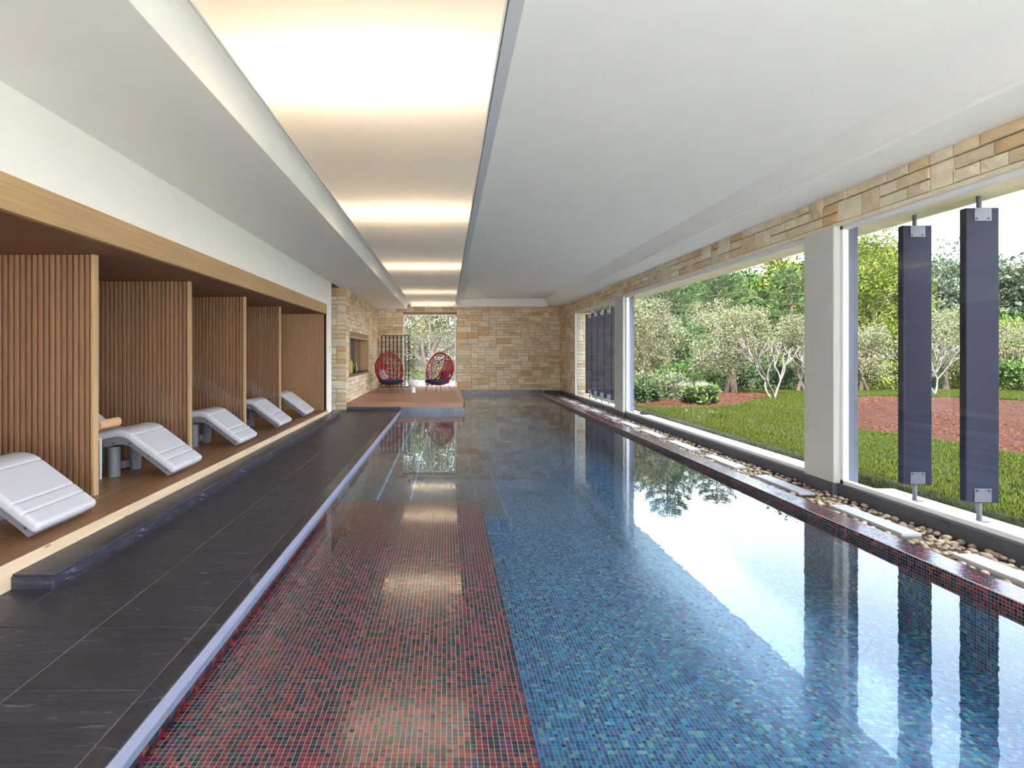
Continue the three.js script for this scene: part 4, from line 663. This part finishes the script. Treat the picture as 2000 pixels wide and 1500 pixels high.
roundTree(at(1480, 46), 46, hi(528, 46), 4.2, 4.0, 'dark leafy tree behind the tiered conifers', TONE.mid, LG.big, 80, 1.0, 150, { trunk: 0.25 });
roundTree(at(1350, 47), 47, hi(520, 47), 5.0, 4.6, 'broad deep green tree filling the gap behind the conifer trunk', TONE.mid, LG.big, 90, 1.05, 150, { trunk: 0.25 });
roundTree(at(1235, 44), 44, hi(540, 44), 4.0, 4.0, 'dark evergreen tree at the edge of the middle window', TONE.dark, LG.big, 70, 1.0, 140, { trunk: 0.25 });
roundTree(at(1580, 42), 42, hi(470, 42), 3.4, 4.9, 'tall light green tree behind the plaster column', TONE.bright, LG.big, 80, 0.95, 150, { trunk: 0.22 });
roundTree(at(1712, 33), 33, hi(447, 33), 2.3, 4.3, 'tall feathery yellow-green tree next to the open fin', TONE.bright, LG.long, 90, 0.7, 190, { trunk: 0.18 });
roundTree(at(1650, 40), 40, hi(450, 40), 2.6, 4.8, 'slim bright green tree behind the feathery tree', TONE.bright, LG.big, 60, 0.85, 150, { trunk: 0.18 });
roundTree(at(1850, 44), 44, hi(492, 44), 3.8, 4.6, 'grey-green gum tree seen between the open fins', TONE.gum, LG.big, 80, 0.95, 150, { trunk: 0.25 });
roundTree(at(1995, 42), 42, hi(505, 42), 3.8, 3.6, 'dark gum tree beyond the second open fin', TONE.gum, LG.big, 80, 0.95, 150, { trunk: 0.25 });
roundTree(at(2120, 44), 44, hi(520, 44), 4.4, 4.0, 'rounded gum tree at the garden corner', TONE.gum, LG.big, 70, 1.0, 130, { trunk: 0.25 });
roundTree(at(1985, 31), 31, hi(625, 31), 2.6, 1.7, 'bright yellow-green bush tree below the dark gum', TONE.bright, LG.mid, 60, 0.6, 190, { trunk: 0.1 });
roundTree(at(1420, 56), 56, hi(545, 56), 6.5, 4.6, 'broad dark tree far behind the conifers', TONE.mid, LG.big, 120, 1.3, 190, { trunk: 0.3 });
roundTree(at(1280, 55), 55, hi(540, 55), 6.0, 4.6, 'broad dark tree far behind the leaning olive', TONE.dark, LG.big, 110, 1.3, 190, { trunk: 0.3 });
roundTree(at(1545, 54), 54, hi(530, 54), 5.0, 5.0, 'leafy green tree far behind the pointed conifer', TONE.mid, LG.big, 110, 1.3, 190, { trunk: 0.3 });
roundTree(at(1760, 50), 50, hi(505, 50), 5.0, 5.4, 'soft green tree far behind the open fins', TONE.gum, LG.big, 110, 1.2, 190, { trunk: 0.3 });
roundTree(at(1920, 54), 54, hi(520, 54), 5.5, 5.2, 'grey-green tree far behind the second fin', TONE.gum, LG.big, 110, 1.3, 190, { trunk: 0.3 });
// bare trees
bareTree(at(1508, 21), 21, 2.5, 'bare pale branched tree at the mulch bed edge', 1.5);
bareTree(at(1590, 23), 23, 2.2, 'bare pale tree leaning beside the plaster column', 1.7);
bareTree(at(1826, 23), 23, 2.4, 'bare pale branched tree seen between the open fins', 1.6);
// shrubs and hedges
shrub(at(1367, 18.6), 18.6, 0.46, 0.62, 'compact bright green shrub on the mulch bed', TONE.mid, LG.mid, 26, 0.16, 90);
shrub(at(1285, 20.5), 20.5, 1.05, 0.95, 'low shrub with small white flowers under the olive tree', TONE.flower, LG.small, 46, 0.26, 170, 'shrub', null, 0.7);
shrub(at(1250, 19.5), 19.5, 0.6, 0.7, 'dark green shrub at the edge of the mulch bed', TONE.dark, LG.mid, 26, 0.2, 90);
shrub(at(1345, 26), 26, 1.6, 1.15, 'loose green shrub behind the mulch bed', TONE.mid, LG.mid, 46, 0.3, 110);
shrub(at(1470, 27), 27, 1.7, 1.1, 'dark green shrub behind the bare tree', TONE.dark, LG.mid, 46, 0.3, 110);
shrub(at(1590, 27.5), 27.5, 1.8, 1.3, 'mixed green shrub behind the plaster column', TONE.mid, LG.mid, 46, 0.32, 110);
shrub(at(1715, 27), 27, 1.7, 1.15, 'clipped yellow-green hedge bush behind the soil mound', TONE.bright, LG.mid, 50, 0.3, 120, 'hedge');
shrub(at(1850, 29), 29, 1.8, 1.2, 'yellow-green hedge bush seen between the fins', TONE.bright, LG.mid, 50, 0.3, 120, 'hedge');
shrub(at(1985, 26), 26, 1.9, 1.3, 'dense green hedge bush beyond the second fin', TONE.mid, LG.mid, 56, 0.32, 120, 'hedge');
shrub(at(2090, 27), 27, 1.9, 1.5, 'tall yellow-green hedge bush at the garden corner', TONE.bright, LG.mid, 50, 0.32, 120, 'hedge');
// thicket that closes the view at the back of the garden
{
  const r = rng(700), t = thing('hedgerow', 'dense dark hedgerow closing off the garden', 'hedge', 0, GY, 0), spots = [];
  for (let k = 0; k < 330; k++) { const d = 34 + r() * 16, x = d * (0.28 + 0.85 * r()), y = r() * (2.6 + 1.5 * r()), s = 0.7 + 0.5 * r(); for (let i = 0; i < 110; i++) { const v = V(r() - 0.5, r() - 0.5, r() - 0.5).normalize(); spots.push([V(x, y, -d).addScaledVector(v, s * Math.pow(r(), 0.4)), v.clone().add(V(0, 0.3, 0))]); } }
  leaves(t, 'foliage', spots, LG.big, [...TONE.dark, ...TONE.mid], 701);
}
// olive tree behind the glass door
{
  const r = rng(720), t = thing('olive_tree', 'gnarled olive tree with forked trunk behind the glass door', 'tree', -0.8, 0.1, -25.9), L = [];
  L.push(limb([V(0, -0.2, 0), V(-0.05, 0.5, 0), V(0.02, 1.0, 0)], [0.2, 0.16, 0.14], 9), limb([V(0, 0.8, 0), V(0.18, 1.6, 0), V(0.5, 2.3, 0.1)], [0.14, 0.12, 0.09], 8), limb([V(0, 0.7, 0), V(-0.5, 1.3, 0), V(-0.95, 1.75, -0.1), V(-1.5, 2.4, 0)], [0.11, 0.09, 0.07, 0.04], 8), limb([V(0.2, 1.5, 0), V(0.9, 1.75, 0.2), V(1.5, 2.3, 0)], [0.1, 0.08, 0.04], 7), limb([V(-0.1, 0.6, 0), V(-0.3, 1.4, -0.2), V(-0.35, 2.2, -0.3)], [0.1, 0.07, 0.04], 7));
  part('trunk', merged(L), mat.bark, t);
  leaves(t, 'foliage', [...clumps(r, 2.6, 1.5, 1.2, 2.9, 90, 0.42, 170).filter(([p]) => p.y > 2.0 || p.z < -0.5), ...clumps(r, 2.8, 1.3, 0.7, 1.4, 60, 0.4, 130).map(([p, d]) => [p.setZ(p.z - 2.2), d])], LG.small, TONE.olive, 721);
  const doorTone = [...TONE.olive, [0.16, 0.15, 0.07], [0.2, 0.15, 0.11]];
  const wallTree = (x, D, h, w, label) => { const t = thing('olive_tree', label, 'tree', x, GY, -D); part('trunk', limb([V(0, 0, 0), V(0.1, h * 0.3, 0), V(0, h * 0.6, 0)], [0.16, 0.12, 0.06], 7), mat.bark, t); leaves(t, 'foliage', clumps(r, w, h * 0.5, 1.4, h * 0.52, 130, 0.55, 190), LG.mid, doorTone, tseed += 13, [0.6, 1.0]); };
  wallTree(-2.6, 29.5, 7.4, 2.6, 'dense olive tree beyond the forked trunk by the screen side');
  wallTree(0.6, 29.8, 7.6, 2.6, 'dense olive tree beyond the forked trunk by the pool side');
  wallTree(-1.0, 32.5, 9.0, 4.2, 'tall olive tree closing the view through the glass door');
}
scene.traverse((o) => { if (o.isMesh) o.castShadow = o.receiveShadow = true; });
renderer.render(scene, camera);
